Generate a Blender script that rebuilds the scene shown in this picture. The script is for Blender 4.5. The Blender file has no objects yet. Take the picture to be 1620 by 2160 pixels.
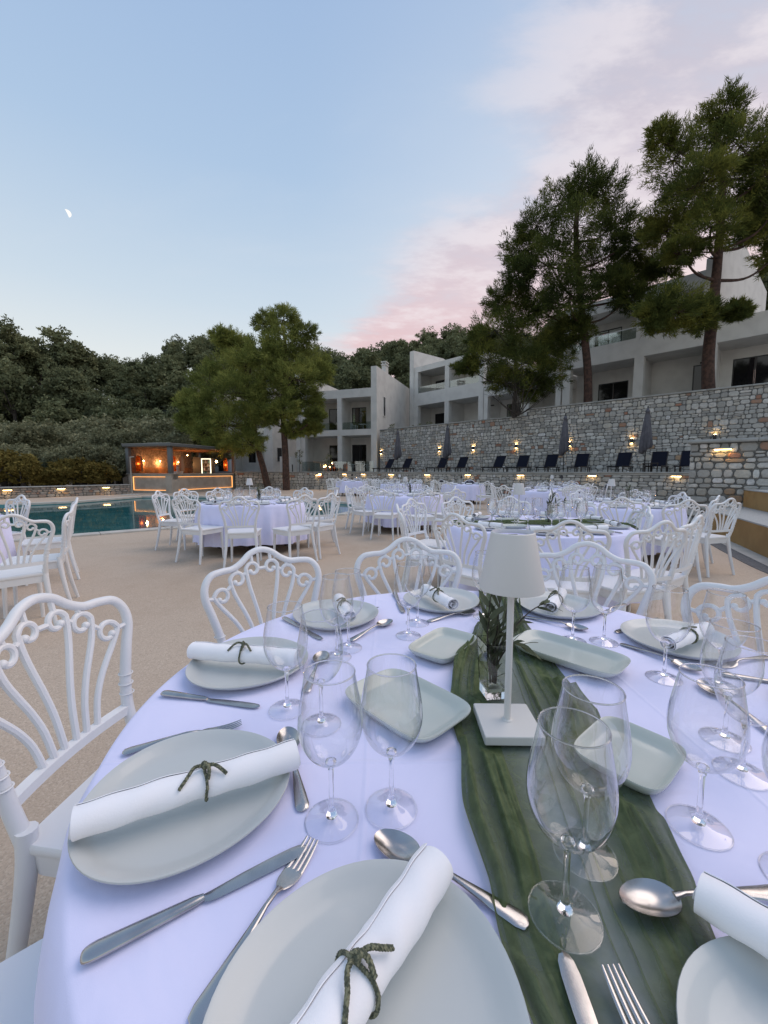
import bpy, math, random
import numpy as np
from mathutils import Vector, Matrix, noise
from mathutils.geometry import tessellate_polygon
R = math.radians
random.seed(7); np.random.seed(7)
SC = bpy.context.scene
COL = SC.collection

# ------------------------------------------------------------------ camera
CAMZ = 1.27
FPX = 862.0
PITCH = math.atan((1080 - 995) / FPX)
cd = bpy.data.cameras.new('camera')
cam = bpy.data.objects.new('camera', cd)
COL.objects.link(cam)
cam.location = (0, 0, CAMZ)
cam.rotation_euler = (math.pi / 2 - PITCH, 0, 0)
cd.sensor_fit = 'HORIZONTAL'
cd.sensor_width = 36
cd.lens = 36 * FPX / 1620
cd.clip_start = 0.02
cd.clip_end = 3000
SC.camera = cam
CP, SP = math.cos(PITCH), math.sin(PITCH)


def ray(x, y):
    u = (x - 810) / FPX
    v = -(y - 1080) / FPX
    return Vector((u, CP + v * SP, -SP + v * CP))


def onz(x, y, z):
    """survey: where the sight line to a photo point meets the level z"""
    d = ray(x, y)
    return Vector((0, 0, CAMZ)) + d * ((z - CAMZ) / d.z)


def at(x, y, Y):
    d = ray(x, y)
    return Vector((0, 0, CAMZ)) + d * (Y / d.y)


# ------------------------------------------------------------------ render settings
SC.view_settings.view_transform = 'Standard'
SC.view_settings.look = 'None'
SC.view_settings.exposure = 0.12
SC.view_settings.gamma = 1
SC.render.engine = 'CYCLES'
cy = SC.cycles
cy.use_denoising = True
try:
    cy.denoiser = 'OPENIMAGEDENOISE'
except Exception:
    pass
cy.max_bounces = 10
cy.diffuse_bounces = 3
cy.glossy_bounces = 4
cy.transmission_bounces = 8
cy.transparent_max_bounces = 32
cy.sample_clamp_indirect = 6
cy.blur_glossy = 0.5
try:
    cy.use_light_tree = True
except Exception:
    pass


# ------------------------------------------------------------------ node helpers
class NT:
    def __init__(s, tree):
        s.t = tree; s.n = tree.nodes; s.l = tree.links

    def new(s, typ, **kw):
        n = s.n.new(typ)
        for k, v in kw.items():
            if k == 'inputs':
                for a, b in v.items():
                    if hasattr(b, 'is_output') or isinstance(b, bpy.types.NodeSocket):
                        s.l.new(b, n.inputs[a])
                    else:
                        n.inputs[a].default_value = b
            else:
                setattr(n, k, v)
        return n

    def math(s, op, a, b=None, c=None, clamp=False):
        n = s.n.new('ShaderNodeMath'); n.operation = op; n.use_clamp = clamp
        for i, v in enumerate((a, b, c)):
            if v is None:
                continue
            if isinstance(v, bpy.types.NodeSocket):
                s.l.new(v, n.inputs[i])
            else:
                n.inputs[i].default_value = v
        return n.outputs[0]

    def mix(s, f, a, b, mode='MIX'):
        n = s.n.new('ShaderNodeMix'); n.data_type = 'RGBA'; n.blend_type = mode
        for i, v in ((0, f), (6, a), (7, b)):
            if isinstance(v, bpy.types.NodeSocket):
                s.l.new(v, n.inputs[i])
            elif i == 0:
                n.inputs[0].default_value = v
            else:
                n.inputs[i].default_value = (v[0], v[1], v[2], 1)
        return n.outputs[2]

    def ramp(s, f, stops, interp='LINEAR'):
        n = s.n.new('ShaderNodeValToRGB'); s.l.new(f, n.inputs[0])
        cr = n.color_ramp; cr.interpolation = interp
        while len(cr.elements) < len(stops):
            cr.elements.new(0.5)
        for e, (p, c) in zip(cr.elements, stops):
            e.position = p
            e.color = (c[0], c[1], c[2], 1) if hasattr(c, '__len__') else (c, c, c, 1)
        return n.outputs[0]

    def smooth(s, f, lo, hi):
        n = s.n.new('ShaderNodeMapRange'); n.interpolation_type = 'SMOOTHSTEP'
        s.l.new(f, n.inputs[0]); n.inputs[1].default_value = lo; n.inputs[2].default_value = hi
        return n.outputs[0]


# ------------------------------------------------------------------ world: clear dusk sky with a pink cloud bank to the right
w = bpy.data.worlds.new('World'); SC.world = w; w.use_nodes = True
nt = NT(w.node_tree); w.node_tree.nodes.clear()
tc = nt.new('ShaderNodeTexCoord').outputs['Generated']
sep = nt.new('ShaderNodeSeparateXYZ', inputs={0: tc})
X, Y, Z = sep.outputs
zc = nt.math('MAXIMUM', Z, 0.0)
base = nt.ramp(zc, [(0.0, (.80, .79, .76)), (.20, (.74, .775, .77)), (.34, (.56, .66, .755)), (.55, (.395, .53, .715)), (.8, (.30, .43, .66)), (1, (.27, .38, .60))])
# paler towards the afterglow side (right ahead)
dotg = nt.math('ADD', nt.math('MULTIPLY', X, .76), nt.math('MULTIPLY', Y, .65))
horiz = nt.math('SQRT', nt.math('ADD', nt.math('MULTIPLY', X, X), nt.math('MULTIPLY', Y, Y)))
az = nt.math('DIVIDE', dotg, nt.math('MAXIMUM', horiz, .05))
pale = nt.math('MULTIPLY', nt.smooth(az, .45, 1.02), nt.smooth(zc, .95, .25))
base = nt.mix(nt.math('MULTIPLY', pale, .70), base, (.80, .795, .83))
# cloud deck: project directions on a plane
den = nt.math('ADD', zc, .13)
cx = nt.math('DIVIDE', X, den); cyy = nt.math('DIVIDE', Y, den)
comb = nt.new('ShaderNodeCombineXYZ', inputs={0: cx, 1: cyy, 2: 3.0}).outputs[0]
rot = nt.new('ShaderNodeMapping', inputs={0: comb, 2: (0, 0, R(25)), 3: (1.0, 1.9, 1)}).outputs[0]
n1 = nt.new('ShaderNodeTexNoise', inputs={'Vector': rot, 'Scale': .85, 'Detail': 8.0, 'Roughness': .6, 'Distortion': .35}).outputs[0]
n2 = nt.new('ShaderNodeTexNoise', inputs={'Vector': rot, 'Scale': 3.6, 'Detail': 6.0, 'Roughness': .62}).outputs[0]
nn = nt.math('ADD', nt.math('MULTIPLY', n1, .68), nt.math('MULTIPLY', n2, .32))
# bank: present where the direction lies to the right of a slanting line
line = nt.math('SUBTRACT', az, nt.math('MINIMUM', nt.math('ADD', .12, nt.math('MULTIPLY', zc, 1.22)), .80))
line = nt.math('ADD', line, nt.math('MULTIPLY', nt.math('SUBTRACT', n1, .5), .35))
bank = nt.smooth(line, -.05, .16)
cl = nt.math('MULTIPLY', nt.smooth(nt.math('ADD', nn, nt.math('MULTIPLY', bank, .20)), .48, .72), bank)
ccol = nt.ramp(zc, [(0.0, (.82, .46, .43)), (.30, (.74, .51, .53)), (.42, (.66, .54, .59)), (.62, (.56, .52, .60)), (1, (.50, .49, .59))])
lite = nt.smooth(nt.math('ADD', nt.math('MULTIPLY', n2, .7), nt.math('MULTIPLY', n1, .3)), .44, .60)
ccol = nt.mix(nt.math('MULTIPLY', lite, .55), ccol, (.88, .81, .83))
sky = nt.mix(nt.math('MULTIPLY', cl, .88), base, ccol)
# thin veil streaks elsewhere
veil = nt.math('MULTIPLY', nt.smooth(n1, .52, .74), .20)
sky = nt.mix(veil, sky, (.62, .68, .76))
# warm afterglow low on the right
glow = nt.math('MULTIPLY', nt.smooth(az, .80, 1.0), nt.smooth(zc, .50, .12))
sky = nt.mix(nt.math('MULTIPLY', glow, .55), sky, (1.0, .70, .56))
bg = nt.new('ShaderNodeBackground', inputs={0: sky, 1: 1.0})
wo = nt.new('ShaderNodeOutputWorld', inputs={0: bg.outputs[0]})

# low sun already behind the hill on the right: only a broad soft afterglow reaches the terrace
sd = bpy.data.lights.new('sun', 'SUN'); sun = bpy.data.objects.new('sun', sd); COL.objects.link(sun)
sd.energy = 1.35; sd.angle = R(50); sd.color = (1, .84, .74)
sdir = Vector((.55, .25, .80)).normalized()      # towards the light
sun.rotation_euler = (-sdir).to_track_quat('-Z', 'Y').to_euler()
sun.location = (20, 10, 30)


# ------------------------------------------------------------------ materials
def mat(name, color, rough=.5, metal=0.0, noise=None, bump=None, ior=1.45, coat=0.0, spec=.5, trans=0.0, sheen=0.0):
    """noise=(scale, second colour, lo, hi, detail); bump=(scale, strength, distance)"""
    m = bpy.data.materials.new(name); m.use_nodes = True
    t = NT(m.node_tree); p = t.n['Principled BSDF']
    p.inputs['Base Color'].default_value = (*color, 1)
    p.inputs['Roughness'].default_value = rough
    p.inputs['Metallic'].default_value = metal
    p.inputs['IOR'].default_value = ior
    p.inputs['Specular IOR Level'].default_value = spec
    p.inputs['Coat Weight'].default_value = coat
    p.inputs['Transmission Weight'].default_value = trans
    if sheen:
        p.inputs['Sheen Weight'].default_value = sheen
    co = t.new('ShaderNodeTexCoord').outputs['Object']
    if noise:
        for (sc, c2, lo, hi, det) in ([noise] if not isinstance(noise, list) else noise):
            nz = t.new('ShaderNodeTexNoise', inputs={'Vector': co, 'Scale': sc, 'Detail': det}).outputs[0]
            f = t.smooth(nz, lo, hi)
            src = p.inputs['Base Color'].links[0].from_socket if p.inputs['Base Color'].links else color
            t.l.new(t.mix(f, src, c2), p.inputs['Base Color'])
    if bump:
        nz = t.new('ShaderNodeTexNoise', inputs={'Vector': co, 'Scale': bump[0], 'Detail': 5.0}).outputs[0]
        b = t.new('ShaderNodeBump', inputs={'Height': nz, 'Strength': bump[1], 'Distance': bump[2]})
        t.l.new(b.outputs[0], p.inputs['Normal'])
    return m


def emat(name, color, strength):
    m = bpy.data.materials.new(name); m.use_nodes = True
    t = NT(m.node_tree); m.node_tree.nodes.clear()
    e = t.new('ShaderNodeEmission', inputs={0: (*color, 1), 1: strength})
    t.new('ShaderNodeOutputMaterial', inputs={0: e.outputs[0]})
    return m


def leafmat(name, cols, trans=.25, scale=.6):
    m = bpy.data.materials.new(name); m.use_nodes = True
    t = NT(m.node_tree); m.node_tree.nodes.clear()
    geo = t.new('ShaderNodeNewGeometry')
    oi = t.new('ShaderNodeObjectInfo')
    co = t.new('ShaderNodeTexCoord').outputs['Object']
    nz = t.new('ShaderNodeTexNoise', inputs={'Vector': co, 'Scale': scale, 'Detail': 3.0}).outputs[0]
    r = t.math('ADD', t.math('MULTIPLY', geo.outputs['Random Per Island'], .30), t.math('MULTIPLY', t.smooth(nz, .3, .7), .45))
    r = t.math('ADD', r, t.math('MULTIPLY', oi.outputs['Random'], .25))
    c = t.ramp(r, [(0, cols[0]), (.5, cols[1]), (1, cols[2])])
    d = t.new('ShaderNodeBsdfDiffuse', inputs={0: c})
    tr = t.new('ShaderNodeBsdfTranslucent', inputs={0: c})
    mx = t.new('ShaderNodeMixShader', inputs={0: trans, 1: d.outputs[0], 2: tr.outputs[0]})
    t.new('ShaderNodeOutputMaterial', inputs={0: mx.outputs[0]})
    return m


M = {}
M['plastic'] = mat('white_resin', (.78, .79, .80), .38, bump=(90, .04, .002), noise=(3, (.70, .71, .73), .4, .7, 3.0))
M['cloth'] = mat('table_linen', (.76, .76, .99), .85, noise=(2.2, (.71, .72, .97), .35, .7, 4.0), bump=(700, .12, .001), sheen=.2)
M['napkin'] = mat('napkin_cotton', (.90, .90, .93), .85, bump=(500, .2, .001), sheen=.2)
M['celadon'] = mat('celadon_glaze', (.50, .55, .51), .24, noise=(9, (.55, .585, .54), .35, .7, 4.0), bump=(28, .05, .004), coat=.15)
M['celadon_matte'] = mat('satin_celadon_glaze', (.54, .565, .555), .30, noise=(12, (.55, .575, .56), .3, .7, 5.0), bump=(30, .05, .004), coat=.25)
M['steel'] = mat('brushed_steel', (.47, .46, .45), .25, 1.0, bump=(160, .05, .001), noise=(14, (.36, .35, .35), .45, .65, 4.0))
M['lamp'] = mat('painted_metal_white', (.63, .63, .61), .55, bump=(260, .08, .001))
M['lamp_in'] = mat('lamp_inner_lid', (.60, .58, .80), .5)
M['black'] = mat('black_metal', (.02, .02, .022), .45)
M['twig'] = mat('braided_sprig', (.075, .085, .058), .8, noise=(260, (.22, .22, .14), .45, .6, 2.0), bump=(400, .5, .002))
M['dark_leg'] = mat('dark_table_leg', (.045, .04, .04), .5)
M['board'] = mat('table_board', (.25, .18, .12), .6, noise=(8, (.18, .12, .08), .4, .6, 4.0))
M['rattan'] = mat('black_weave', (.035, .035, .045), .6, bump=(160, .6, .003))
M['stucco'] = mat('grey_white_render', (.63, .615, .575), .9, noise=[(1.3, (.56, .545, .51), .4, .7, 5.0)], bump=(30, .25, .01))
M['stucco_dark'] = mat('grey_render', (.32, .31, .285), .9, noise=(1.3, (.27, .265, .245), .4, .7, 5.0), bump=(30, .2, .01))
M['coping'] = mat('coping_stone', (.33, .335, .32), .8, noise=(3, (.26, .265, .25), .4, .7, 6.0), bump=(20, .3, .01))
M['mortar'] = mat('mortar', (.17, .17, .16), .95, noise=(6, (.12, .12, .115), .4, .6, 6.0), bump=(40, .5, .01))
M['terrace'] = mat('terrace_paving', (.33, .32, .30), .85, noise=(1.0, (.28, .27, .26), .4, .6, 6.0))
M['frame_dark'] = mat('dark_window_frame', (.03, .03, .03), .4)
M['winglass'] = mat('dark_window_glass', (.012, .012, .014), .06, spec=.6)
M['curtain'] = mat('brown_curtain', (.20, .075, .03), .8)
M['interior'] = mat('dim_room', (.16, .07, .035), .9)
M['canvas'] = mat('grey_parasol_cloth', (.10, .10, .115), .8, noise=(4, (.075, .075, .088), .4, .6, 4.0))
M['sling'] = mat('navy_sling_fabric', (.010, .012, .022), .9, spec=.15)
M['loungeframe'] = mat('dark_wood_frame', (.025, .018, .014), .5)
M['barframe'] = mat('dark_grey_steel', (.115, .12, .12), .55)
M['barconc'] = mat('bar_plaster', (.38, .34, .29), .85, noise=(2.2, (.32, .285, .24), .4, .65, 6.0), bump=(18, .15, .01))
M['barwood'] = mat('bar_wood', (.26, .12, .055), .7, noise=(3, (.15, .07, .03), .4, .6, 5.0), bump=(25, .4, .01))
M['barstone'] = mat('bar_stone_cladding', (.22, .16, .12), .85, noise=(7, (.13, .095, .07), .42, .58, 5.0), bump=(9, .8, .03))
M['white'] = mat('white_enamel', (.75, .75, .74), .35)
M['bark'] = mat('pine_bark', (.085, .048, .036), .95, noise=(7, (.045, .028, .022), .42, .6, 6.0), bump=(16, .9, .03))
M['bark_grey'] = mat('grey_bark', (.06, .05, .042), .95, noise=(7, (.035, .03, .026), .42, .6, 6.0), bump=(16, .9, .03))
M['soil'] = mat('hill_undergrowth', (.030, .036, .022), 1.0, noise=(.5, (.05, .056, .03), .4, .6, 6.0))
M['ochre'] = mat('ochre_plaster', (.35, .215, .085), .9, noise=(2.5, (.30, .18, .07), .4, .65, 6.0), bump=(60, .35, .006))
M['tread'] = mat('step_stone', (.42, .43, .42), .85, noise=(60, (.34, .35, .34), .4, .6, 4.0), bump=(90, .3, .004))
M['channel'] = mat('dark_pebble_band', (.15, .155, .16), .85, noise=(40, (.10, .105, .11), .4, .6, 4.0), bump=(90, .5, .006))
M['poolstone'] = mat('pool_coping', (.52, .50, .45), .75, noise=(3, (.44, .42, .38), .4, .65, 5.0), bump=(40, .15, .004))
M['pooltile'] = mat('pool_tile', (.10, .30, .32), .4)
M['glow'] = emat('warm_led', (1, .60, .22), 16.0)
M['glow_hot'] = emat('warm_lamp', (1, .62, .24), 42.0)
M['strip'] = emat('led_strip', (1, .42, .12), 2.4)
M['arch'] = emat('arch_lamp_core', (1, .34, .08), 9.0)
M['fridge_glow'] = emat('fridge_light', (1, .93, .66), 2.2)
M['moon'] = emat('moonlight', (1, .98, .94), .98)
M['leaf_olive'] = leafmat('olive_leaves', [(.06, .075, .045), (.13, .145, .095), (.24, .25, .18)], .15, 12)
M['pine_leaf'] = leafmat('pine_needles', [(.022, .034, .016), (.095, .118, .034), (.29, .285, .065)], .35, .75)
M['pine_leaf_light'] = leafmat('yellow_green_pine_needles', [(.06, .075, .028), (.22, .25, .07), (.50, .49, .15)], .4, .7)
M['forest_leaf'] = leafmat('forest_foliage', [(.08, .094, .056), (.17, .19, .105), (.30, .31, .17)], .2, .25)
M['shrub_leaf'] = leafmat('shrub_foliage', [(.10, .108, .062), (.20, .205, .125), (.33, .33, .21)], .2, .5)
M['ochre_leaf'] = leafmat('yellowing_foliage', [(.10, .082, .026), (.20, .16, .05), (.32, .25, .08)], .25, .5)

def cloth_relief(m):
    t = NT(m.node_tree); p = t.n['Principled BSDF']
    co = t.new('ShaderNodeTexCoord').outputs['Object']
    sx = t.new('ShaderNodeSeparateXYZ', inputs={0: co}).outputs
    wob = t.new('ShaderNodeTexNoise', inputs={'Vector': co, 'Scale': 2.0, 'Detail': 2.0}).outputs[0]
    h = t.math('MULTIPLY', t.new('ShaderNodeTexNoise', inputs={'Vector': co, 'Scale': 5.5, 'Detail': 3.0, 'Distortion': .8}).outputs[0], 1.0)
    for ax, c in ((0, -.31), (0, .30), (1, -.24), (1, .22), (1, .66)):
        d = t.math('ABSOLUTE', t.math('ADD', t.math('SUBTRACT', sx[ax], c), t.math('MULTIPLY', t.math('SUBTRACT', wob, .5), .02)))
        h = t.math('ADD', h, t.math('MULTIPLY', t.smooth(d, .007, .0), .10))
    wv = t.new('ShaderNodeTexNoise', inputs={'Vector': co, 'Scale': 900.0, 'Detail': 1.0}).outputs[0]
    b1 = t.new('ShaderNodeBump', inputs={'Height': h, 'Strength': .6, 'Distance': .016})
    b2 = t.new('ShaderNodeBump', inputs={'Height': wv, 'Strength': .15, 'Distance': .001, 'Normal': b1.outputs[0]})
    t.l.new(b2.outputs[0], p.inputs['Normal'])


cloth_relief(M['cloth'])


# ground: washed-pebble plaza
def ground_mat():
    m = bpy.data.materials.new('washed_pebble'); m.use_nodes = True
    t = NT(m.node_tree); p = t.n['Principled BSDF']
    co = t.new('ShaderNodeTexCoord').outputs['Object']
    v = t.new('ShaderNodeTexVoronoi', inputs={'Vector': co, 'Scale': 165.0, 'Randomness': 1.0})
    sp = t.new('ShaderNodeSeparateColor', inputs={0: v.outputs['Color']}).outputs[0]
    c = t.ramp(sp, [(0, (.33, .25, .18)), (.25, (.45, .345, .25)), (.6, (.51, .395, .285)), (.85, (.56, .44, .325)), (1, (.66, .55, .43))])
    c = t.mix(.35, c, (.52, .45, .375))
    big = t.new('ShaderNodeTexNoise', inputs={'Vector': co, 'Scale': .55, 'Detail': 5.0, 'Roughness': .6}).outputs[0]
    c = t.mix(t.math('MULTIPLY', t.smooth(big, .42, .70), .50), c, (.37, .275, .195))
    mid = t.new('ShaderNodeTexNoise', inputs={'Vector': co, 'Scale': 6.0, 'Detail': 6.0, 'Roughness': .7}).outputs[0]
    c = t.mix(t.math('MULTIPLY', t.smooth(mid, .55, .75), .30), c, (.30, .22, .16))
    t.l.new(c, p.inputs['Base Color'])
    p.inputs['Roughness'].default_value = .9
    h = t.math('SUBTRACT', 1.0, v.outputs['Distance'])
    b = t.new('ShaderNodeBump', inputs={'Height': h, 'Strength': .5, 'Distance': .004})
    t.l.new(b.outputs[0], p.inputs['Normal'])
    return m


M['ground'] = ground_mat()


def stone_mat():
    m = bpy.data.materials.new('wall_stone'); m.use_nodes = True
    t = NT(m.node_tree); p = t.n['Principled BSDF']
    at_ = t.new('ShaderNodeAttribute', attribute_name='tint').outputs['Color']
    co = t.new('ShaderNodeTexCoord').outputs['Object']
    nz = t.new('ShaderNodeTexNoise', inputs={'Vector': co, 'Scale': 9.0, 'Detail': 8.0, 'Roughness': .7}).outputs[0]
    c = t.mix(t.math('MULTIPLY', t.smooth(nz, .35, .7), .55), at_, (.22, .215, .20))
    t.l.new(c, p.inputs['Base Color']); p.inputs['Roughness'].default_value = .9
    b = t.new('ShaderNodeBump', inputs={'Height': nz, 'Strength': .7, 'Distance': .02})
    t.l.new(b.outputs[0], p.inputs['Normal'])
    return m


M['stone'] = stone_mat()


def glass_mats():
    # blown wall of the bowl: a single thin film, clear, mirror-like at grazing angles
    m = bpy.data.materials.new('thin_glass'); m.use_nodes = True
    t = NT(m.node_tree); m.node_tree.nodes.clear()
    lw = t.new('ShaderNodeLayerWeight', inputs={0: .5})
    f = t.math('POWER', lw.outputs['Facing'], 2.7)
    tint = t.ramp(t.math('POWER', lw.outputs['Facing'], 2.2), [(0, (.985, .987, .99)), (1, (.58, .62, .66))])
    tr = t.new('ShaderNodeBsdfTransparent', inputs={0: tint})
    gl = t.new('ShaderNodeBsdfGlossy', inputs={0: (1, 1, 1, 1), 1: .015})
    fac = t.math('ADD', t.math('MULTIPLY', f, .90), .055, clamp=True)
    mx = t.new('ShaderNodeMixShader', inputs={0: fac, 1: tr.outputs[0], 2: gl.outputs[0]})
    t.new('ShaderNodeOutputMaterial', inputs={0: mx.outputs[0]})
    M['thin_glass'] = m
    m = bpy.data.materials.new('solid_glass'); m.use_nodes = True
    p = m.node_tree.nodes['Principled BSDF']
    p.inputs['Transmission Weight'].default_value = 1
    p.inputs['Roughness'].default_value = 0
    p.inputs['IOR'].default_value = 1.47
    p.inputs['Base Color'].default_value = (1, 1, 1, 1)
    M['glass'] = m
    m = bpy.data.materials.new('balcony_glass'); m.use_nodes = True
    t = NT(m.node_tree); m.node_tree.nodes.clear()
    lw = t.new('ShaderNodeLayerWeight', inputs={0: .5})
    tr = t.new('ShaderNodeBsdfTransparent', inputs={0: (.80, .85, .84, 1)})
    gl = t.new('ShaderNodeBsdfGlossy', inputs={0: (1, 1, 1, 1), 1: .02})
    fac = t.math('ADD', t.math('MULTIPLY', t.math('POWER', lw.outputs['Facing'], 2.0), .5), .12, clamp=True)
    mx = t.new('ShaderNodeMixShader', inputs={0: fac, 1: tr.outputs[0], 2: gl.outputs[0]})
    t.new('ShaderNodeOutputMaterial', inputs={0: mx.outputs[0]})
    M['pane'] = m
    # chiffon: density attribute = how many layers of cloth lie over each other
    m = bpy.data.materials.new('green_chiffon'); m.use_nodes = True
    t = NT(m.node_tree); m.node_tree.nodes.clear()
    a = t.new('ShaderNodeAttribute', attribute_name='dens').outputs['Fac']
    co = t.new('ShaderNodeTexCoord').outputs['Object']
    nz = t.new('ShaderNodeTexNoise', inputs={'Vector': co, 'Scale': 24.0, 'Detail': 6.0, 'Distortion': 1.6}).outputs[0]
    a2 = t.math('ADD', a, t.math('MULTIPLY', t.math('SUBTRACT', nz, .5), .40), clamp=True)
    col = t.mix(t.smooth(nz, .35, .65), (.105, .142, .062), (.165, .205, .105))
    d = t.new('ShaderNodeBsdfDiffuse', inputs={0: col})
    tl = t.new('ShaderNodeBsdfTranslucent', inputs={0: (.20, .25, .13, 1)})
    wn = t.new('ShaderNodeTexNoise', inputs={'Vector': co, 'Scale': 55.0, 'Detail': 6.0, 'Roughness': .65, 'Distortion': 1.2}).outputs[0]
    bp = t.new('ShaderNodeBump', inputs={'Height': wn, 'Strength': .9, 'Distance': .006})
    t.l.new(bp.outputs[0], d.inputs['Normal'])
    dd = t.new('ShaderNodeMixShader', inputs={0: .22, 1: d.outputs[0], 2: tl.outputs[0]})
    sh = t.new('ShaderNodeBsdfSheen', inputs={0: (.30, .36, .28, 1), 'Weight' if False else 1: .4})
    ad = t.new('ShaderNodeMixShader', inputs={0: .03, 1: dd.outputs[0], 2: sh.outputs[0]})
    tr = t.new('ShaderNodeBsdfTransparent', inputs={0: (.72, .75, .68, 1)})
    mx = t.new('ShaderNodeMixShader', inputs={0: a2, 1: tr.outputs[0], 2: ad.outputs[0]})
    t.new('ShaderNodeOutputMaterial', inputs={0: mx.outputs[0]})
    M['chiffon'] = m
    m = bpy.data.materials.new('pool_water'); m.use_nodes = True
    t = NT(m.node_tree); p = t.n['Principled BSDF']
    p.inputs['Roughness'].default_value = .015
    p.inputs['IOR'].default_value = 1.33
    co = t.new('ShaderNodeTexCoord').outputs['Object']
    nz = t.new('ShaderNodeTexNoise', inputs={'Vector': co, 'Scale': 1.2, 'Detail': 4.0}).outputs[0]
    t.l.new(t.mix(t.smooth(nz, .35, .65), (.022, .125, .14), (.04, .17, .18)), p.inputs['Base Color'])
    n3 = t.new('ShaderNodeTexNoise', inputs={'Vector': co, 'Scale': 3.0, 'Detail': 3.0}).outputs[0]
    b = t.new('ShaderNodeBump', inputs={'Height': n3, 'Strength': .06, 'Distance': .02})
    t.l.new(b.outputs[0], p.inputs['Normal'])
    M['water'] = m


glass_mats()


# ------------------------------------------------------------------ mesh builder
def catmull(pts, n=6, closed=False):
    P = [np.array(p, float) for p in pts]
    out = []
    L = len(P)
    rng = range(L) if closed else range(L - 1)
    for i in rng:
        if closed:
            a, b, c, d = P[(i - 1) % L], P[i], P[(i + 1) % L], P[(i + 2) % L]
        else:
            a = P[i - 1] if i > 0 else 2 * P[0] - P[1]
            b, c = P[i], P[i + 1]
            d = P[i + 2] if i + 2 < L else 2 * P[-1] - P[-2]
        for k in range(n):
            t = k / n
            out.append(.5 * ((2 * b) + (c - a) * t + (2 * a - 5 * b + 4 * c - d) * t * t + (3 * b - a - 3 * c + d) * t ** 3))
    if not closed:
        out.append(P[-1])
    return np.array(out)


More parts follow.
